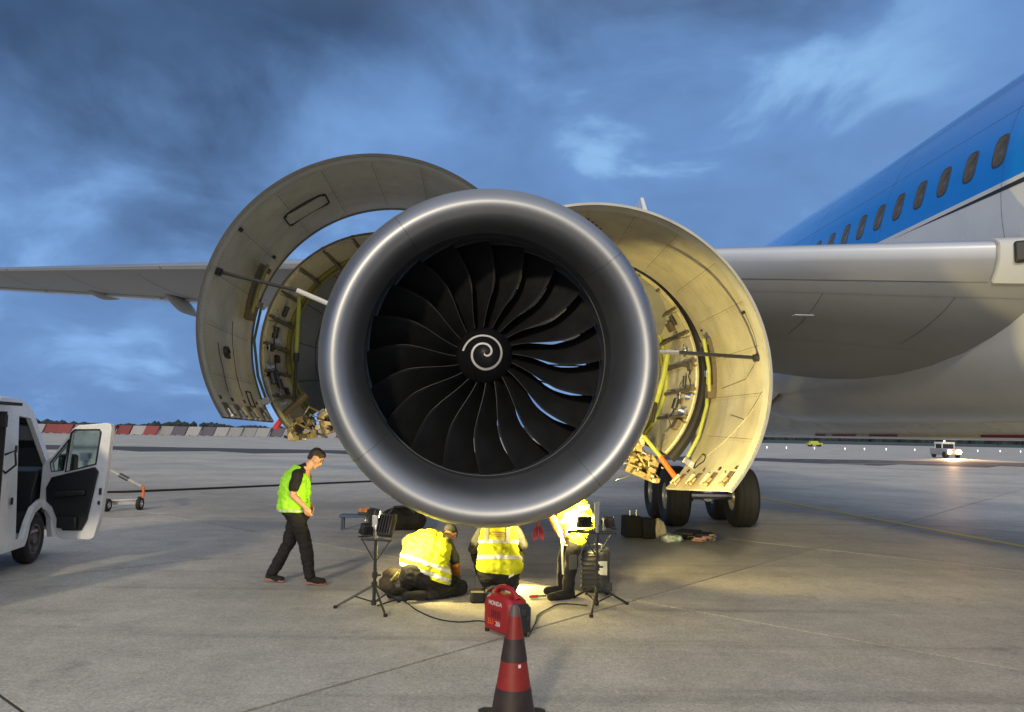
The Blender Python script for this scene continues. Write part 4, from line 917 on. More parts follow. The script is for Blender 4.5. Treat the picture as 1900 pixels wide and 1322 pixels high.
# ---- walking man
def man_walking():
    t = thing('person', (-2.40, 10.07, 0), 'man walking to the right with head bowed, lime vest over black clothes', 'person')
    body = []
    P, hp = head(t, (-2.185, 10.06, 1.575), (.80, -.10, -.56), (.55, 0, .83), (-2.31, 10.06, 1.44), m_hair, body=body)
    body += [(( -2.31, 10.06, 1.44), (-2.36, 10.06, 1.32), .075, .12)]
    # near (right) arm: bare from mid upper arm, hand at the waist
    body += [((-2.38, 9.88, 1.30), (-2.405, 9.84, 1.125), .050, .043), ((-2.405, 9.84, 1.125), (-2.255, 9.83, .995), .044, .030)]
    hand(body, (-2.25, 9.83, .985), (-2.215, 9.84, .915), (.35, .55, -.2), 1., 1.1)
    body += [((-2.36, 10.26, 1.30), (-2.37, 10.30, 1.10), .048, .042), ((-2.37, 10.30, 1.10), (-2.27, 10.22, .98), .042, .030)]
    hand(body, (-2.27, 10.22, .98), (-2.22, 10.15, .93), (0, -.8, -.3), 1., 1.0)
    body += [((-2.42, 10.06, .92), (-2.40, 10.06, 1.20), .13, .14)]
    bo = blob('body', body, m_skin, t, vox=.0085, smooth_it=3)
    hr = blob('hair', hp, m_hair, t, vox=.010, cuts=[(P(.075, .062, 0), (P(1, -.55, 0)-P(0, 0, 0))), (P(-.02, -.045, 0), (P(.25, -1, 0)-P(0, 0, 0)))], wr=.004, wrs=40)
    for q in (-1, 1):
        b = MB(); c = P(.083, .008, .030*q); b.lathe([(-.008, .001), (-.006, .008), (0, .011), (.006, .008), (.008, .001)], 10, axis='z'); b.v = [tuple(c+V(p)) for p in b.v]; b.build('eye', m_eye, t)
        b = MB(); b.tube([P(.092, .026, .016*q), P(.088, .031, .034*q), P(.078, .026, .048*q)], .005, 6); b.build('eyebrow', m_hair, t)
    hipc = V((-2.39, 10.06, .90))
    trs = [((-2.43, 10.06, .93), (-2.38, 10.06, .88), .155, .15, ((0, 1, 0), 1.15)),
           ((-2.37, 9.97, .86), (-2.25, 9.99, .49), .105, .078), ((-2.25, 9.99, .49), (-2.185, 10.0, .12), .078, .068),
           ((-2.41, 10.14, .86), (-2.50, 10.13, .49), .105, .080), ((-2.50, 10.13, .49), (-2.675, 10.12, .13), .078, .066)]
    blob('trousers', trs, m_cloth, t, vox=.012, wr=.014, wrs=9, fold=.008, cuts=[((0, 0, .075), (0, 0, -1))])
    sh = [((-2.42, 10.06, 1.28), (-2.36, 10.06, 1.40), .17, .10, ((0, 1, 0), 1.2)), ((-2.40, 10.06, .98), (-2.41, 10.06, 1.28), .150, .16, ((0, 1, 0), 1.15)),
          ((-2.37, 9.90, 1.37), (-2.395, 9.855, 1.215), .078, .068), ((-2.35, 10.22, 1.37), (-2.35, 10.28, 1.215), .078, .068)]
    sh.append(((-2.335, 10.06, 1.40), (-2.305, 10.06, 1.455), .088, .072))
    blob('shirt', sh, m_cloth, t, vox=.012, wr=.010, wrs=10)
    ve = [((-2.425, 10.06, 1.27), (-2.40, 10.06, 1.38), .178, .115, ((0, 1, 0), 1.10)), ((-2.43, 10.06, .94), (-2.43, 10.06, 1.27), .192, .182, ((0, 1, 0), 1.12)), ((-2.47, 10.06, .98), (-2.47, 10.06, 1.2), .165, .155)]
    vo = blob('vest', ve, m_vestgreen, t, vox=.010, wr=.020, wrs=9, fold=.010, cuts=[((0, 0, .905), (0, 0, -1)), (V((-2.37, 10.06, 1.475)), (.35, 0, 1))])
    vo['label'] = 'lime green vest'; bands(vo, [(V((-2.43, 10.06, .925)), (0, 0, 1), .022)], t)
    for nm, he, to in (('shoe', (-2.20, 10.0, .065), (-1.97, 9.98, .05)), ('shoe', (-2.745, 10.12, .085), (-2.52, 10.11, .045))):
        blob(nm, shoe(None, he, to)+[((V(he)+V((.04, 0, .05))), (V(he)+V((.03, 0, .0))), .05, .05)], m_cloth, t, vox=.009, cuts=[(V(he)+V((0, 0, -.045)), ((-.16 if he[0] < -2.5 else 0), 0, -1))])
        hv, tv_ = V(he), V(to); b = MB(); zz = .018
        o2 = (hv.z-.05)
        b.loft([[(hv.x-.03+(tv_.x-hv.x+.03)*q, hv.y-.045*w, .006+max(0, o2)*(1-q)), (hv.x-.03+(tv_.x-hv.x+.03)*q, hv.y+.045*w, .006+max(0, o2)*(1-q)), (hv.x-.03+(tv_.x-hv.x+.03)*q, hv.y+.045*w, .03+max(0, o2)*(1-q)), (hv.x-.03+(tv_.x-hv.x+.03)*q, hv.y-.045*w, .03+max(0, o2)*(1-q))] for q, w in ((0, .7), (.1, .95), (.5, .9), (.75, 1.05), (.93, .8), (1, .4))]); b.build('sole', m_sole, t)
man_walking()

# ---- kneeling man bent over beside the left lamp
def man_kneeling():
    t = thing('person', (-.62, 9.35, 0), 'kneeling worker in yellow vest bent forward beside the left lamp stand', 'person')
    body = []
    P, hp = head(t, (-.43, 9.82, .665), (.35, .55, -.80), (.35, .75, .6), (-.55, 9.64, .66), m_hair, body=body)
    body += [((-.56, 9.62, .66), (-.66, 9.5, .58), .08, .12), ((-.74, 9.25, .33), (-.66, 9.5, .58), .13, .13)]
    body += [((-.36, 9.50, .42), (-.32, 9.66, .22), .045, .033)]; hand(body, (-.32, 9.66, .22), (-.31, 9.71, .145), (.6, .3, 0), 1., .8)
    body += [((-.90, 9.75, .46), (-.72, 9.9, .28), .045, .033)]; hand(body, (-.72, 9.9, .28), (-.66, 9.93, .22), (.3, -.2, -.8), 1., .8)
    blob('body', body, m_skin, t, vox=.010, smooth_it=3)
    blob('cap', [(q[0], q[1], q[2]+.006, q[3]+.006)+tuple(q[4:]) for q in hp[:2]], m_greycloth, t, vox=.011, wr=.004, cuts=[(P(-.02, .0, 0), (P(.2, -1, 0)-P(0, 0, 0)))])
    trs = [((-.80, 9.20, .30), (-.66, 9.24, .27), .155, .155), ((-.62, 9.26, .22), (-.27, 9.46, .11), .125, .085), ((-.86, 9.30, .24), (-.72, 9.72, .11), .12, .085), ((-.27, 9.46, .09), (-.62, 9.14, .075), .082, .060), ((-.72, 9.72, .09), (-.92, 9.34, .075), .08, .06)]
    blob('trousers', trs, m_cloth, t, vox=.012, wr=.014, wrs=9, fold=.008)
    sh = [((-.74, 9.26, .36), (-.66, 9.52, .60), .165, .17, ((.8, -.5, 0), 1.15)), ((-.46, 9.44, .61), (-.36, 9.49, .44), .092, .072), ((-.36, 9.49, .44), (-.335, 9.60, .30), .064, .052), ((-.92, 9.62, .60), (-.92, 9.74, .46), .085, .07)]
    blob('jacket', sh, m_greycloth, t, vox=.012, wr=.012, wrs=10)
    blob('sleeve', [((-.345, 9.545, .36), (-.325, 9.64, .235), .060, .052)], m_orangecloth, t, vox=.010, wr=.008)
    blob('glove', [((-.322, 9.655, .225), (-.31, 9.70, .16), .042, .040), ((-.31, 9.70, .16), (-.30, 9.73, .11), .020, .016), ((-.33, 9.69, .16), (-.335, 9.71, .10), .018, .014)], m_glove, t, vox=.008)
    ax = V((.12, .42, .62)).normalized()                    # along the back
    ve = [((-.72, 9.28, .38), (-.655, 9.50, .60), .195, .19, ((.8, -.5, 0), 1.22)), ((-.84, 9.26, .42), (-.84, 9.5, .60), .13, .12), ((-.56, 9.2, .34), (-.52, 9.38, .56), .13, .13), ((-.50, 9.18, .25), (-.54, 9.22, .40), .13, .13)]
    vo = blob('vest', ve, m_vest, t, vox=.010, wr=.012, wrs=10, fold=.012, cuts=[(V((-.70, 9.16, .275)), (-.30, -.12, -1)), (V((-.60, 9.56, .70)), ax)])
    bands(vo, [(V((-.66, 9.25, .40)), (.30, .22, .9), .045), (V((-.66, 9.22, .30)), (.30, .22, .9), .045)], t)
    for a, c in (((-.70, 9.10, .07), (-.87, 9.0, .085)), ((-.95, 9.33, .07), (-1.06, 9.18, .08))):
        blob('shoe', [(V(a)+V((.04, .02, .01)), V(c), .055, .048), (V(c), V(c)+V((-.01, 0, -.02)), .05, .045)], m_cloth, t, vox=.010)
man_kneeling()

# ---- squatting man seen from behind
def man_squatting():
    t = thing('person', (.18, 9.55, 0), 'squatting worker seen from behind in yellow vest with two silver bands', 'person')
    body = []
    P, hp = head(t, (.19, 9.90, 1.07), (0, .85, .35), (0, -.35, .9), (.18, 9.74, .92), m_hair, body=body)
    body += [((.18, 9.74, .92), (.18, 9.66, .80), .075, .12), ((.18, 9.5, .35), (.18, 9.64, .76), .14, .15)]
    body += [((-.15, 9.72, .50), (-.02, 9.95, .60), .045, .032), ((.50, 9.72, .56), (.42, 9.98, .70), .045, .032)]
    hand(body, (-.02, 9.95, .60), (.02, 10.02, .63), (0, .3, 1), 1., .6); hand(body, (.42, 9.98, .70), (.41, 10.05, .76), (0, .3, 1), 1., .6)
    blob('body', body, m_skin, t, vox=.010, smooth_it=3)
    blob('hair', hp, m_hair, t, vox=.011, wr=.004, wrs=40)
    trs = [((.08, 9.46, .28), (.29, 9.46, .28), .15, .15), ((.06, 9.5, .26), (-.07, 9.85, .42), .115, .085), ((.30, 9.5, .26), (.44, 9.85, .42), .115, .085), ((-.07, 9.85, .42), (.02, 9.62, .10), .08, .065), ((.44, 9.85, .42), (.36, 9.62, .10), .08, .065), ((.05, 9.44, .22), (.04, 9.5, .08), .10, .08), ((.32, 9.44, .22), (.33, 9.5, .08), .10, .08)]
    blob('trousers', trs, m_cloth, t, vox=.012, wr=.014, wrs=9, fold=.008)
    sh = [((.18, 9.5, .40), (.18, 9.64, .74), .165, .17, ((1, 0, 0), 1.2)), ((.01, 9.66, .78), (-.13, 9.70, .52), .085, .068), ((-.13, 9.70, .52), (-.07, 9.84, .555), .062, .05), ((.35, 9.66, .79), (.48, 9.70, .58), .085, .068), ((.48, 9.70, .58), (.46, 9.84, .635), .062, .05)]
    blob('jacket', sh, m_greycloth, t, vox=.012, wr=.012, wrs=10)
    ve = [((.17, 9.46, .36), (.18, 9.60, .80), .185, .165, ((1, 0, 0), 1.12)), ((.06, 9.43, .32), (.08, 9.58, .76), .14, .12), ((.29, 9.43, .34), (.28, 9.58, .76), .15, .12), ((.36, 9.44, .36), (.30, 9.50, .5), .12, .12)]
    vo = blob('vest', ve, m_vest, t, vox=.010, wr=.012, wrs=10, fold=.012, cuts=[(V((.18, 9.36, .30)), (-.08, .15, -1)), (V((.18, 9.6, .92)), (0, .1, 1))])
    bands(vo, [(V((.18, 9.4, .655)), (0, .25, 1), .048), (V((.18, 9.4, .465)), (0, .25, 1), .048)], t)
    for x in (.03, .29):       # the two silver braces
        b = MB(); dg = bpy.context.evaluated_depsgraph_get(); me = vo.data
        pts = []
        for k in range(9):
            z = .66+.022*k; best = min((v.co for v in me.vertices if abs(v.co.z-z) < .02 and abs(v.co.x-x) < .03), key=lambda c: c.y, default=None)
            if best is not None: pts.append(V((x, best.y-.006, z)))
        if len(pts) > 2: b.add([p+V((d, 0, 0)) for p in pts for d in (-.022, .022)], [(2*i, 2*i+1, 2*i+3, 2*i+2) for i in range(len(pts)-1)]); b.build('reflective_band', m_refl, t, smooth=60, recalc=False)
    b = MB(); b.obox((.335, 9.292, .275), (.85, 0, .45), (0, .3, -1), (0, 1, .2), .07, .03, .006); b.build('cloth_tag', m_label, t)
    # faded print on the back
    pr = []
    me = vo.data
    def front(x, z): 
        c = [v.co.y for v in me.vertices if abs(v.co.x-x) < .02 and abs(v.co.z-z) < .02]; return min(c) if c else 9.4
    b = MB(); xs = [.085+.02*k for k in range(9)]
    for z0, z1 in ((.755, .770), (.735, .742), (.715, .722)):
        b.add([(x, front(x, z)-.008, z) for z in (z0, z1) for x in xs], [(k, k+1, 10+k, 9+k) for k in range(8)])
    b.build('printed_mark', m_sole, t, recalc=False)
    for x in (.03, .34):
        blob('shoe', [((x, 9.42, .06), (x, 9.60, .05), .05, .048), ((x, 9.58, .05), (x, 9.68, .04), .048, .04)], m_cloth, t, vox=.010)
man_squatting()

# ---- man stooping under the engine behind the right lamp
def man_stooping():
    t = thing('person', (1.04, 9.4, 0), 'stooping worker in glaring yellow vest behind the right lamp stand', 'person')
    body = []
    P, hp = head(t, (.62, 9.80, 1.36), (-.55, .7, .45), (-.1, -.3, .95), (.76, 9.68, 1.30), m_hair, body=body)
    body += [((.76, 9.68, 1.30), (.88, 9.62, 1.22), .08, .13), ((1.10, 9.45, .86), (.88, 9.6, 1.20), .14, .15)]
    body += [((.80, 9.44, 1.02), (.915, 9.33, .74), .045, .032)]; hand(body, (.915, 9.33, .74), (.93, 9.32, .665), (.9, .2, 0), 1., 1.1)
    body += [((.62, 9.8, 1.02), (.45, 9.95, 1.12), .045, .032)]; hand(body, (.45, 9.95, 1.12), (.40, 9.98, 1.17), (0, .5, .8), 1., .8)
    blob('body', body, m_skin, t, vox=.010, smooth_it=3)
    blob('hair', hp, m_hair, t, vox=.011, wr=.004, wrs=40)
    trs = [((1.10, 9.46, .84), (1.08, 9.46, .78), .145, .145), ((1.10, 9.38, .76), (1.045, 9.30, .44), .105, .082), ((1.045, 9.30, .44), (1.01, 9.32, .12), .082, .070), ((1.06, 9.52, .76), (.98, 9.54, .44), .105, .08), ((.98, 9.54, .44), (.97, 9.58, .12), .08, .068)]
    blob('trousers', trs, m_cloth, t, vox=.013, wr=.015, wrs=9)
    b = MB(); b.obox((1.055, 9.215, .45), (1, 0, .1), (0, .1, 1), (0, 1, 0), .10, .17, .02); b.build('knee_pad', m_greycloth, t, bevel=.01)
    sh = [((1.08, 9.46, .90), (.88, 9.60, 1.20), .165, .17), ((.82, 9.48, 1.20), (.80, 9.43, 1.02), .085, .07), ((.80, 9.43, 1.02), (.895, 9.35, .80), .062, .052), ((.80, 9.74, 1.2), (.62, 9.82, 1.04), .085, .07)]
    blob('jacket', sh, m_orangecloth, t, vox=.012, wr=.012, wrs=10)
    ve = [((1.10, 9.44, .86), (.90, 9.58, 1.18), .20, .20, ((.5, .6, 0), 1.05)), ((1.12, 9.36, .72), (1.12, 9.38, .92), .12, .15), ((1.10, 9.36, .66), (1.08, 9.34, .74), .07, .09), ((1.22, 9.46, .90), (1.1, 9.5, 1.1), .13, .15)]
    vo = blob('vest', ve, m_vest, t, vox=.010, wr=.012, wrs=10, fold=.012, cuts=[(V((1.08, 9.4, .60)), (-.6, 0, -1))])
    bands(vo, [(V((1.06, 9.46, .93)), (-.55, .35, .8), .048), (V((1.13, 9.42, .82)), (-.55, .35, .8), .045)], t)
    for a, c in (((1.04, 9.34, .065), (.80, 9.22, .05)), ((.99, 9.60, .065), (.78, 9.56, .05))):
        blob('boot', [(V(a), V(c), .058, .048), (V(a)+V((-.02, 0, .10)), V(a), .06, .055)], m_cloth, t, vox=.010)
    b = MB(); b.tube([(.925, 9.29, .70), (.945, 9.28, .30)], .012, 8); tag(b.build('inspection_rod', m_label, t), None, None)
man_stooping()

# ================================================================== WORK LIGHTS
SPOT = (1, .77, .26)
def lamp_head(t, c, d, w, h_, energy, angle=120, lit=True):
    c = V(c); d = V(d).normalized(); s = d.cross(V((0, 0, 1))).normalized(); u = s.cross(d)
    b = MB(); b.obox(c, s, u, d, w, h_, .07, taper=1.12); hd = b.build('lamp_head', m_plast, t, bevel=.012)
    for k in range(5):
        b = MB(); b.obox(c-d*.045+s*w*(-.36+.18*k), s, u, d, .010, h_*.8, .03); b.build('cooling_fin', m_plast, hd)
    b = MB(); b.obox(c+d*.037, s, u, d, w*.95, h_*.9, .006); b.build('lens', m_lens, hd)
    b = MB(); b.tube([c-s*(w/2+.02)+u*0, c-s*(w/2+.02)-u*(h_*.75), c+s*(w/2+.02)-u*(h_*.75), c+s*(w/2+.02)], .009, 6); b.build('yoke', m_darksteel, hd)
    ld = bpy.data.lights.new('lamp', 'SPOT'); ld.energy = energy; ld.color = SPOT; ld.spot_size = radians(angle); ld.spot_blend = .5; ld.shadow_soft_size = .07
    lo = bpy.data.objects.new('lamp_beam', ld); COL.objects.link(lo); child(lo, hd); lo.location = c+d*.12; lo.rotation_euler = d.to_track_quat('-Z', 'Y').to_euler()
def stand(loc, top, feet, lab, bar):
    t = thing('work_light', loc, lab, 'work light', 'tripod work lights'); x, y, _ = loc
    b = MB(); b.tube([(x, y, .03), (x, y, top)], .019, 10); b.build('pole', m_plast, t)
    b = MB(); b.tube([(x, y, top-.42), (x, y, top-.36)], .030, 10); b.tube([(x+.02, y, top-.39), (x+.07, y, top-.39)], .012, 8); b.build('clamp_collar', m_plast, t)
    b = MB(); b.tube([(x, y, .22), (x, y, .28)], .034, 10); b.tube([(x, y, .03), (x, y, .08)], .03, 10); b.build('hub', m_plast, t)
    for fx, fy in feet:
        b = MB(); b.tube([(x, y, .25), (fx, fy, .015)], .013, 8); lg = b.build('leg', m_plast, t)
        b = MB(); b.tube([(fx, fy, .03), (fx, fy, .0)], .022, 8); b.build('rubber_foot', m_dark, lg)
        b = MB(); b.tube([(x, y, .06), (x+(fx-x)*.52, y+(fy-y)*.52, .128)], .009, 6); b.build('brace', m_plast, t)
    b = MB(); b.tube([(x+bar[0], y, top+.0), (x+bar[1], y, top-.01)], .016, 8); b.build('crossbar', m_plast, t)
    return t
tl = stand((-1.20, 8.78, 0), .745, ((-1.613, 8.734), (-.955, 9.06), (-1.018, 8.37)), 'black tripod lamp stand left of the kneeling worker', (-.17, .17))
lamp_head(tl, (-1.31, 8.80, .85), (-.46, .80, .38), .13, .12, 105, 70)
lamp_head(tl, (-1.10, 8.80, .90), (.40, .80, -.33), .19, .24, 330, 85)
lamp_head(tl, (-1.26, 8.90, .98), (.78, .40, -.22), .18, .17, 150)
b = MB(); b.tube([(-1.2, 8.78, .745), (-1.21, 8.80, .98)], .02, 8); b.obox((-1.22, 8.80, .93), (1, 0, 0), (0, 1, 0), (0, 0, 1), .07, .05, .16); b.build('bracket', m_steel, tl, bevel=.008)
b = MB(); b.tube([(-1.35, 8.78, .73), (-1.22, 8.78, .52)], .007, 6); b.tube([(-1.05, 8.78, .72), (-1.18, 8.78, .52)], .007, 6); b.build('brace', m_plast, tl)
trp = stand((1.29, 8.90, 0), .845, ((1.10, 9.42), (1.672, 9.10), (1.169, 8.45)), 'black tripod lamp stand in front of the ribbed black case', (-.34, .22))
lamp_head(trp, (1.15, 8.92, .95), (-.18, .80, .04), .155, .115, 620, 120)
lamp_head(trp, (1.42, 8.92, .955), (.66, .58, .36), .14, .105, 540, 112)
b = MB(); b.tube([(1.29, 8.90, .84), (1.285, 8.90, 1.19)], .022, 8); b.build('mast', m_steel, trp)
b = MB(); b.obox((1.285, 8.90, 1.05), (1, 0, 0), (0, 1, 0), (0, 0, 1), .055, .04, .26); b.tube([(1.37, 8.9, .86), (1.36, 8.9, 1.0)], .014, 8); b.build('bracket', m_steel, trp, bevel=.006)
b = MB(); b.tube([(1.12, 8.9, .83), (1.28, 8.9, .58)], .008, 6); b.tube([(1.46, 8.9, .83), (1.30, 8.9, .58)], .008, 6); b.build('brace', m_plast, trp)
# a third lamp lies under the engine, hidden by the inlet lip from the front; it throws the pale pool beside the squatting man
t3 = thing('work_light', (.34, 10.6, 0), 'small work lamp standing on the ground beneath the engine', 'work light')
b = MB(); b.box((.34, 10.6, .02), .30, .20, .03); b.tube([(.22, 10.6, .03), (.22, 10.6, .42)], .014, 8); b.tube([(.46, 10.6, .03), (.46, 10.6, .42)], .014, 8); b.build('floor_frame', m_plast, t3)
lamp_head(t3, (.34, 10.6, .42), (.30, -.80, -.30), .20, .15, 170, 62)

# ================================================================== SMALL THINGS ON THE APRON
# red generator
def generator():
    t = thing('generator', (.235, 7.72, 0), 'red portable generator with black control panel behind the traffic cone', 'generator')
    a = radians(-55); ux = V((cos(a), sin(a), 0)); uy = V((-sin(a), cos(a), 0)); c0 = V((.235, 7.74, 0)); L, W = .50, .25      # ux points towards the panel end
    def g_(u, v, z): return c0+ux*u*.92+uy*v*.95+V((0, 0, z*.91))
    prof = [(-.25, .06), (-.25, .30), (-.21, .385), (-.12, .42), (.12, .415), (.20, .385), (.235, .33), (.235, .05), (.20, .03), (-.22, .03)]
    b = MB(); rings = []
    for v, e in ((-W/2, .03), (-W/2+.03, 0), (W/2-.03, 0), (W/2, .03)): rings.append([g_(u*(1-e/.25), v, z-(e if z > .3 else 0)+(e*.3 if z < .1 else 0)) for u, z in prof])
    b.loft(rings); bd = b.build('body', m_genred, t, smooth=30, bevel=.014, seg=3)
    b = MB(); rings = []
    for u, e in ((.236, 0), (.262, .0), (.275, .025)):
        rings.append([g_(u, v, z) for v, z in ((-W/2+e, .05+e), (W/2-e, .05+e), (W/2-e, .31-e), (W/2-.04-e, .355-e), (-W/2+.04+e, .355-e), (-W/2+e, .31-e))])
    b.loft(rings); pn = b.build('control_panel', m_plast, t, smooth=30, bevel=.008)
    for v, z, s in ((-.07, .27, .045), (.02, .27, .05), (.08, .20, .035), (-.06, .18, .05)):
        b = MB(); b.obox(g_(.277, v, z), uy, (0, 0, 1), ux, s, s, .012); b.build('socket', m_darksteel, pn, bevel=.004)
    b = MB(); b.obox(g_(.277, -.055, .125), uy, (0, 0, 1), ux, .055, .035, .004); b.build('warning_label', m_yellow, pn)
    b = MB(); b.tube([g_(-.20, 0, .375), g_(-.13, 0, .465), g_(-.05, 0, .487), (g_(.06, 0, .48)), g_(.14, 0, .445), g_(.19, 0, .385)], [.032, .026, .025, .025, .026, .032], 10); hd = b.build('handle', m_genred, t, smooth=60)
    text('HONDA', g_(-.02, -W/2-.004, .325), ux, (0, 0, 1), .058, m_white, bd)
    text('EU', g_(-.10, -W/2-.004, .125), ux, (0, 0, 1), .075, m_orange, bd); text('20i', g_(.03, -W/2-.004, .12), ux, (0, 0, 1), .065, m_white, bd)
    text('inverter', g_(.06, -.028, .455), ux, (0, 0, 1), .026, m_white, hd)
    for u in (-.2, .2):
        for v in (-.1, .1):
            b = MB(); b.tube([g_(u, v, .04), g_(u, v, 0)], .022, 10); b.build('rubber_foot', m_dark, t)
    for k in range(5):
        b = MB(); b.obox(g_(-.08+.035*k, -W/2-.001, .215), ux, (0, 0, 1), uy, .012, .07, .004); b.build('vent', m_edge, bd)
generator()
# traffic cone
def cone():
    c = V((.222, 5.40, 0)); t = thing('traffic_cone', c, 'worn red traffic cone with dark bands in the foreground', 'traffic cone')
    R = lambda z: .150-.158*(z-.05)/.76*.80
    def seg(name, z0, z1, m, off=0.):
        b = MB(); n = 4; b.lathe([(z0, max(.001, R(z0)+off-.006))]+[(z0+(z1-z0)*k/n, R(z0+(z1-z0)*k/n)+off) for k in range(n+1)]+[(z1, R(z1)+off-.006)], 40, axis='z', org=c); return b.build(name, m, t, smooth=30)
    seg('cone_body', .05, .245, m_conedark, .002); seg('cone_body', .245, .42, m_conered); seg('reflective_sleeve', .42, .565, m_conedark, .003); seg('cone_body', .565, .71, m_conered)
    b = MB(); b.lathe([(.71, R(.71)), (.76, R(.76)), (.785, .018), (.785, .008)], 32, axis='z', org=c); b.build('cone_tip', M('worn grey tip', (.10, .075, .075), .5, dirt=.3), t, smooth=30)
    b = MB(); ring = lambda s, z: [(c.x+s*x, c.y+s*y, z) for x, y in ((-.20, -.235), (.20, -.235), (.235, -.20), (.235, .20), (.20, .235), (-.20, .235), (-.235, .20), (-.235, -.20))]
    b.loft([ring(1, 0), ring(1, .028), ring(.72, .052), ring(.6, .055)]); b.build('base', m_dark, t, smooth=20, bevel=.006)
    b = MB(); a = radians(-68); q = c+V((cos(a)*(R(.40)+.003), sin(a)*(R(.40)+.003), .40)); b.obox(q, (-sin(a), cos(a), 0), (0, 0, 1), (cos(a), sin(a), 0), .018, .022, .003); b.build('sticker', m_white, t)
cone()
# ribbed black case behind the right lamp stand
t = thing('equipment_case', (1.40, 9.72, 0), 'black ribbed equipment case with pale square label', 'equipment case')
b = MB(); b.box((1.40, 9.72, .30), .34, .40, .48, -.18); cs = b.build('shell', m_case, t, bevel=.03, seg=3)
for k in range(8):
    b = MB(); b.box((1.335, 9.72, .10+.055*k), .235, .43, .016, -.18); b.build('rib', m_case, cs, bevel=.006)
b = MB(); b.box((1.445, 9.505, .34), .115, .012, .165, -.18); b.build('label', m_label, cs)
b = MB(); b.box((1.47, 9.52, .12), .20, .06, .10, -.18); b.build('latch', m_plast, cs, bevel=.01)
b = MB(); b.tube([(1.33, 9.70, .54), (1.33, 9.69, .60), (1.46, 9.66, .60), (1.46, 9.67, .54)], .013, 8); b.build('handle', m_steel, t, smooth=60)
for dx in (-.13, .13):
    b = MB(); b.tube([(1.40+dx-.02, 9.62, .045), (1.40+dx+.02, 9.62, .045)], .045, 12); b.tube([(1.40+dx-.02, 9.86, .045), (1.40+dx+.02, 9.86, .045)], .045, 12); b.build('wheel', m_dark, t)
# tool case before the squatting man
t = thing('tool_case', (.12, 9.24, 0), 'low dark green tool case open on the concrete behind the generator', 'tool case')
b = MB(); b.plate([(-.24, 0), (.24, 0), (.24, .10), (-.24, .10)], [], lambda u, v, w: V((.14+u, 9.16+w, v)), .24); b.build('tray', m_bluegrey, t, bevel=.01)
b = MB(); b.obox((.14, 9.42, .17), (1, 0, 0), (0, .3, 1), (0, 1, -.3), .48, .16, .02); b.build('lid', m_plast, t, bevel=.006)
for k in range(5):
    b = MB(); b.tube([(-.04+.08*k, 9.2, .115), (.02+.08*k, 9.36, .12)], .012, 6); b.build('tool', [m_steel, m_gold, m_red, m_steel, m_plast][k], t)
t = thing('pouch', (-.09, 9.10, 0), 'black tool pouch on the ground beside the squatting worker', 'pouch')
b = MB(); b.box((-.06, 9.12, .075), .18, .16, .15, .1, taper=.8); pb = b.build('bag', m_cloth, t, bevel=.03, seg=3); b = MB(); b.box((-.06, 9.03, .135), .15, .008, .02); b.build('flap_band', m_gold, pb)
t = thing('hand_tool', (.62, 9.35, 0), 'small red and black hand tool lying in the light pool', 'tool')
b = MB(); b.tube([(.56, 9.36, .02), (.66, 9.40, .02)], .017, 8); b.build('grip', m_red, t); b = MB(); b.tube([(.66, 9.40, .02), (.76, 9.42, .022)], .009, 8); b.build('shaft', m_darksteel, t)
# warning streamers hanging from the inlet
t = thing('streamer', (.60, 8.62, 1.10), 'bunch of red streamers hanging below the inlet lip', 'streamer')
b = MB(); b.tube([(.60, 8.62, 1.12), (.60, 8.62, .93)], .012, 6); b.build('cord', m_orange, t)
for k in range(4):
    b = MB(); sp = (-.055, -.02, .018, .05)[k]; w = .010+.003*(k % 2)
    b.loft([[(.60+sp*q-w*u, 8.62+.025*(k % 2), z), (.60+sp*q+w*u, 8.63+.02*(k % 2), z), (.60+sp*q+w*u, 8.636+.02*(k % 2), z), (.60+sp*q-w*u, 8.626+.025*(k % 2), z)] for q, u, z in ((.2, .5, .95), (.7, 1, .89), (.95, 1.1, .84), (.8+.2*(k % 2), .9, .775+.02*(k % 3)))]); b.build('ribbon', m_red, t)
# cables
def cable(pts, lab, r=.007):
    P_ = [V((x, y, r+.002)) for x, y in pts]; q = []
    for i in range(len(P_)-1):
        p0, p1, p2, p3 = P_[max(i-1, 0)], P_[i], P_[i+1], P_[min(i+2, len(P_)-1)]
        for j in range(6):
            s = j/6; q.append(.5*((2*p1)+(p2-p0)*s+(2*p0-5*p1+4*p2-p3)*s*s+(3*p1-p0-3*p2+p3)*s**3))
    b = MB(); b.tube(q+[P_[-1]], r, 6); tag(b.build('cable', m_dark, smooth=60), lab, 'cable', 'generator cables')
cable([(-1.17, 8.84), (-.95, 9.15), (-.702, 8.628), (-.474, 8.275), (-.245, 8.149), (.0, 8.2), (.13, 7.95)], 'black cable curving from the left lamp stand to the generator')
cable([(.45, 7.62), (.55, 8.15), (.60, 8.50), (.718, 8.753), (.90, 9.05), (1.2, 8.98)], 'black cable running from the generator to the right lamp stand')
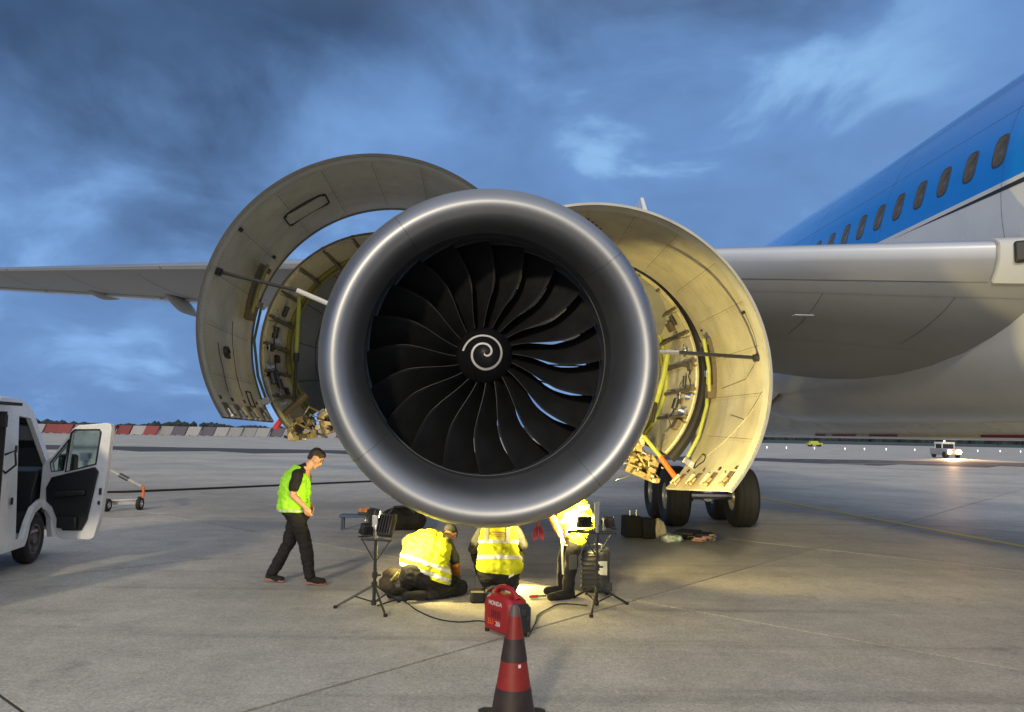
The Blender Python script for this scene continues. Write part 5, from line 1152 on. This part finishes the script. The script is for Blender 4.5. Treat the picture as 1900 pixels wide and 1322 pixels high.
# dark bag and litter of parts in front of the main gear
t = thing('tool_bag', (2.95, 14.95, 0), 'black open tool bag standing before the main wheels', 'tool bag')
b = MB(); b.box((2.84, 15.0, .21), .34, .36, .40, .1, taper=.96); b.box((3.10, 14.9, .19), .26, .34, .38, .3, taper=.96); bb = b.build('bag', m_cloth, t, bevel=.03)
for x in (2.80, 2.92):
    b = MB(); b.tube([(x, 14.95, .40), (x, 14.95, .52)], .012, 6); b.build('tool_handle', m_steel, bb)
t = thing('plastic_sack', (3.42, 14.5, 0), 'clear plastic sack with green contents beside the black bag', 'sack')
blob('sack', [((3.34, 14.45, .05), (3.62, 14.40, .05), .07, .075), ((3.42, 14.48, .08), (3.52, 14.50, .10), .07, .05)], M('greenish plastic film', (.16, .30, .28), .25, var=.5, scale=8), t, vox=.02, wr=.04, wrs=9)
blob('crumpled_film', [((3.36, 14.40, .05), (3.60, 14.38, .06), .06, .06)], M('pale film', (.6, .64, .64), .2, var=.3, scale=12), t, vox=.018, wr=.04, wrs=14)
t = thing('paper_bag', (3.25, 14.75, 0), 'crumpled beige paper bag leaning on the plastic sack', 'bag')
blob('paper_bag', [((3.30, 14.85, .10), (3.34, 14.86, .30), .085, .075), ((3.42, 14.86, .10), (3.40, 14.87, .26), .08, .06)], M('beige paper', (.50, .45, .33), .8, var=.2, bump=.3), t, vox=.018, wr=.03, wrs=12)
for k, (x, y, m, lab) in enumerate(((3.92, 14.78, m_rib, 'brown cover piece lying in the parts heap'), (4.05, 14.38, M('pinkish strip', (.42, .25, .26), .6), 'pink strip of padding in the parts heap'), (4.32, 14.72, m_yellow, 'small yellow case at the right end of the parts heap'), (4.18, 14.40, m_steel, 'bright metal pieces lying in front of the parts heap'), (3.98, 15.05, m_dark, 'dark rubber mat folded behind the parts heap'))):
    t = thing(['cover', 'padding', 'small_case', 'metal_pieces', 'mat'][k], (x, y, 0), lab, ['cover', 'padding', 'case', 'metal parts', 'mat'][k])
    b = MB(); r_ = random.Random(k)
    for j in range(4 if k != 2 else 1):
        L = (.20, .22, .16, .12, .75)[k]; b.box((x+r_.uniform(-.1, .1)*(k != 2), y+r_.uniform(-.10, .10)*(k != 2), .03+.028*j), L*r_.uniform(.7, 1.1), .09 if k < 4 else .4, (.05, .04, .16, .03, .06)[k], r_.uniform(-1.2, 1.2))
    b.build(['sheet', 'strip', 'shell', 'bracket', 'fold'][k], m, t, bevel=.012)
# trestle, bag and gear left of the engine
t = thing('trestle', (-2.55, 15.5, 0), 'low blue grey work trestle far behind the left lamp stand', 'trestle')
b = MB(); b.box((-2.52, 15.5, .27), .62, .30, .05); b.build('top', m_bluegrey, t, bevel=.01)
for x in (-2.78, -2.28):
    for y in (15.38, 15.62): b = MB(); b.tube([(x, y, .25), (x, y, 0)], .022, 6); b.build('leg', m_bluegrey, t)
t = thing('parts_tray', (-2.35, 15.5, .295), 'tray of brown fittings on the blue grey trestle', 'tray')
b = MB(); b.box((-2.35, 15.5, .325), .26, .22, .05); tr_ = b.build('tray', m_plast, t)
for k in range(6): b = MB(); b.box((-2.44+.035*k, 15.45, .38+.01*(k % 3)), .045, .06, .07+.02*(k % 2), .5*k); b.build('fitting', m_gold if k % 2 else m_orange, tr_)
t = thing('duffel_bag', (-1.62, 15.5, 0), 'large black holdall on the ground under the inlet lip', 'bag')
blob('bag', [((-1.85, 15.5, .20), (-1.35, 15.5, .20), .20, .20), ((-1.8, 15.5, .32), (-1.42, 15.5, .34), .14, .12)], m_cloth, t, vox=.025, wr=.03, wrs=5)
b = MB(); b.tube([(-1.86, 15.3, .34), (-1.75, 15.25, .48), (-1.50, 15.25, .49), (-1.36, 15.3, .36)], .022, 6); b.build('carry_strap', m_greycloth, t, smooth=60)
# flight case by the left lamp: brown kit bag at the kneeling man's feet
t = thing('kit_bag', (-1.02, 9.35, 0), 'dark brown kit bag on the ground between lamp pole and kneeling worker', 'bag')
blob('bag', [((-1.12, 9.42, .14), (-.98, 9.42, .14), .12, .11), ((-1.10, 9.42, .22), (-1.05, 9.42, .25), .10, .08)], M('brown canvas', (.045, .035, .025), .85, var=.3, bump=.3), t, vox=.016, wr=.03, wrs=9)
b = MB(); b.tube([(-1.08, 9.30, .20), (-1.0, 9.28, .30), (-.95, 9.34, .22)], .012, 6); b.build('carry_strap', m_zinc, t, smooth=60)
b = MB(); b.box((-1.0, 9.295, .14), .05, .01, .04, .2); b.build('buckle', m_steel, t)
# towbar with its wheels behind the van door
m_dullw = M('dull white paint', (.42, .42, .42), .6, dirt=.4)
t = thing('towbar', (-8.6, 18.2, 0), 'white tow bar on small wheels seen beyond the open van door', 'towbar')
b = MB(); b.tube([(-9.30, 18.2, 1.24), (-7.95, 18.3, .56)], .042, 10); b.build('boom', m_dullw, t)
b = MB(); b.tube([(-8.45, 18.26, .815), (-8.25, 18.275, .714)], .052, 10); b.build('sleeve', m_darksteel, t)
b = MB(); b.tube([(-7.97, 18.3, .575), (-7.90, 18.3, .54), (-7.90, 18.3, .30)], .03, 8); b.build('hook', m_orange, t)
b = MB(); b.tube([(-9.22, 18.2, 1.20), (-9.18, 18.2, .12)], .055, 10); b.box((-9.22, 18.2, 1.22), .20, .16, .18); b.build('post', m_bluegrey, t)
b = MB(); b.tube([(-9.2, 18.2, .25), (-8.55, 18.25, .22), (-8.08, 18.45, .24)], .04, 8); b.box((-8.32, 18.35, .17), .5, .08, .07, .25); b.build('axle_frame', m_rim, t)
for x, y in ((-9.2, 18.0), (-8.58, 18.05), (-8.05, 18.5), (-8.14, 18.7)):
    tv, qv = wheel_mesh(.145, .10, .07); tv.v = [(x+p[0], y+p[1], .145+p[2]) for p in tv.v]; qv.v = [(x+p[0], y+p[1], .145+p[2]) for p in qv.v]; w = tv.build('wheel', m_tyre, t, smooth=40); qv.build('rim', m_steel, w, smooth=40)
# ground hose across the apron
b = MB(); b.tube([(-26, 15.5, .03), (-16, 18.6, .03), (-10.5, 23.05, .03), (-4.48, 29.5, .03), (1, 35.5, .03)][2:]if False else [(-13.0, 22.0, .03), (-10.5, 23.05, .03), (-8.4, 25.2, .03), (-6.4, 27.4, .03), (-4.48, 29.5, .03), (-2.0, 32.2, .03), (2.0, 36.4, .03)], .035, 8); tag(b.build('ground_hose', m_dark, smooth=60), 'dark hose lying across the apron behind the walking man', 'hose')

# ================================================================== FAR VEHICLES AND LIGHTS
def tug():
    x, y = 55.0, 91.0; k_ = .8; t = thing('airport_tug', (x, y, 0), 'white airport tug with lit headlights driving on the far apron', 'tug')
    b = MB(); b.box((x, y, .75), 1.75, 3.4, .75, .04); b.build('chassis', m_bwhite, t, bevel=.08)
    b = MB(); b.box((x+.1, y+.3, 1.75), 1.6, 1.6, .25, .04); 
    for sx in (-.62, .82):
        for sy in (-.4, 1.0): b.tube([(x+sx, y+sy, 1.1), (x+sx, y+sy, 1.75)], .07, 6)
    b.build('cab', m_white, t, bevel=.04)
    b = MB(); b.box((x+.1, y+.3, 1.38), 1.4, 1.3, .5, .04); b.build('cab_glass', m_plast, t)
    for sx in (-.62, .62):
        b = MB(); b.tube([(x+sx, y-1.75+.0, .72), (x+sx, y-1.95, .70)], .15, 10); b.build('headlight', m_head, t)
        for sy in (-1.1, 1.1): b = MB(); b.tube([(x+sx*1.25-.1, y+sy, .38), (x+sx*1.25+.1, y+sy, .38)], .38, 12); b.build('wheel', m_tyre, t)
    ld = bpy.data.lights.new('headlamp', 'SPOT'); ld.energy = 16000; ld.color = (1, .55, .25); ld.spot_size = radians(70); ld.spot_blend = .6; ld.shadow_soft_size = .15
    lo = bpy.data.objects.new('headlamp_beam', ld); COL.objects.link(lo); child(lo, t); lo.location = (x-.4, y-2.1, .75); lo.rotation_euler = V((-.35, -1, -.16)).to_track_quat('-Z', 'Y').to_euler()
    b = MB(); b.tube([(x+.1, y+.3, 1.9), (x+.1, y+.3, 2.08)], .09, 8); b.build('beacon', m_edgeL, t)
tug()
x, y = 83.4, 194.; t = thing('service_car', (x, y, 0), 'bright yellow airfield car in front of the far wood', 'car')
b = MB(); b.box((x, y, .65), 3.7, 1.7, .55); b.box((x-.2, y, 1.15), 2.2, 1.5, .5, taper=.8); b.build('body', m_hivehicle, t, bevel=.1)
for dx in (-1.1, 1.1): b = MB(); b.tube([(x+dx, y-.9, .3), (x+dx, y+.9, .3)], .3, 12); b.build('wheel', m_tyre, t)
x, y = 338., 480.; t = thing('parked_airliner', (x, y, 0), 'tiny dark airliner parked far off near the right edge', 'airliner')
b = MB(); b.tube([(x-24, y, 4.0), (x-20, y, 4.2), (x+12, y, 4.4), (x+26, y, 5.4)], [.4, 1.9, 1.9, .5], 12); b.build('fuselage', m_bred, t)
b = MB(); b.loft([[(x+17, y-.3, 5.5), (x+25, y-.3, 5.5), (x+25, y+.3, 5.5), (x+17, y+.3, 5.5)], [(x+23, y-.1, 11), (x+27, y-.1, 11), (x+27, y+.1, 11), (x+23, y+.1, 11)]]); b.build('tail_fin', m_bwhite, t)
b = MB(); b.loft([[(x-4, y, 3.2), (x+4, y, 3.2), (x+4, y, 3.6), (x-4, y, 3.6)], [(x+6, y-16, 4.2), (x+9, y-16, 4.2), (x+9, y-16, 4.4), (x+6, y-16, 4.4)]]); b.build('wing', m_bwhite, t)
for dx in (-14, 2): b = MB(); b.tube([(x+dx, y-.4, 0), (x+dx, y-.4, 3)], .4, 6); b.build('landing_gear', m_dark, t)
el = None
for k in range(14):
    x = 47+k*5.2+random.uniform(-1, 1); y = 142+k*1.0
    if el is None:
        b = MB(); b.lathe([(0, .06), (.22, .05), (.24, .10), (.34, .09), (.38, .03)], 10, axis='z'); el = b.build('edge_light', m_edgeL, smooth=30); o = el
    else: o = el.copy(); COL.objects.link(o)
    o.location = (x, y, 0); tag(o, 'small white edge light in the row across the far apron', 'edge light', 'airfield edge lights')
print('slabs', nslab, 'objects', len(bpy.data.objects))
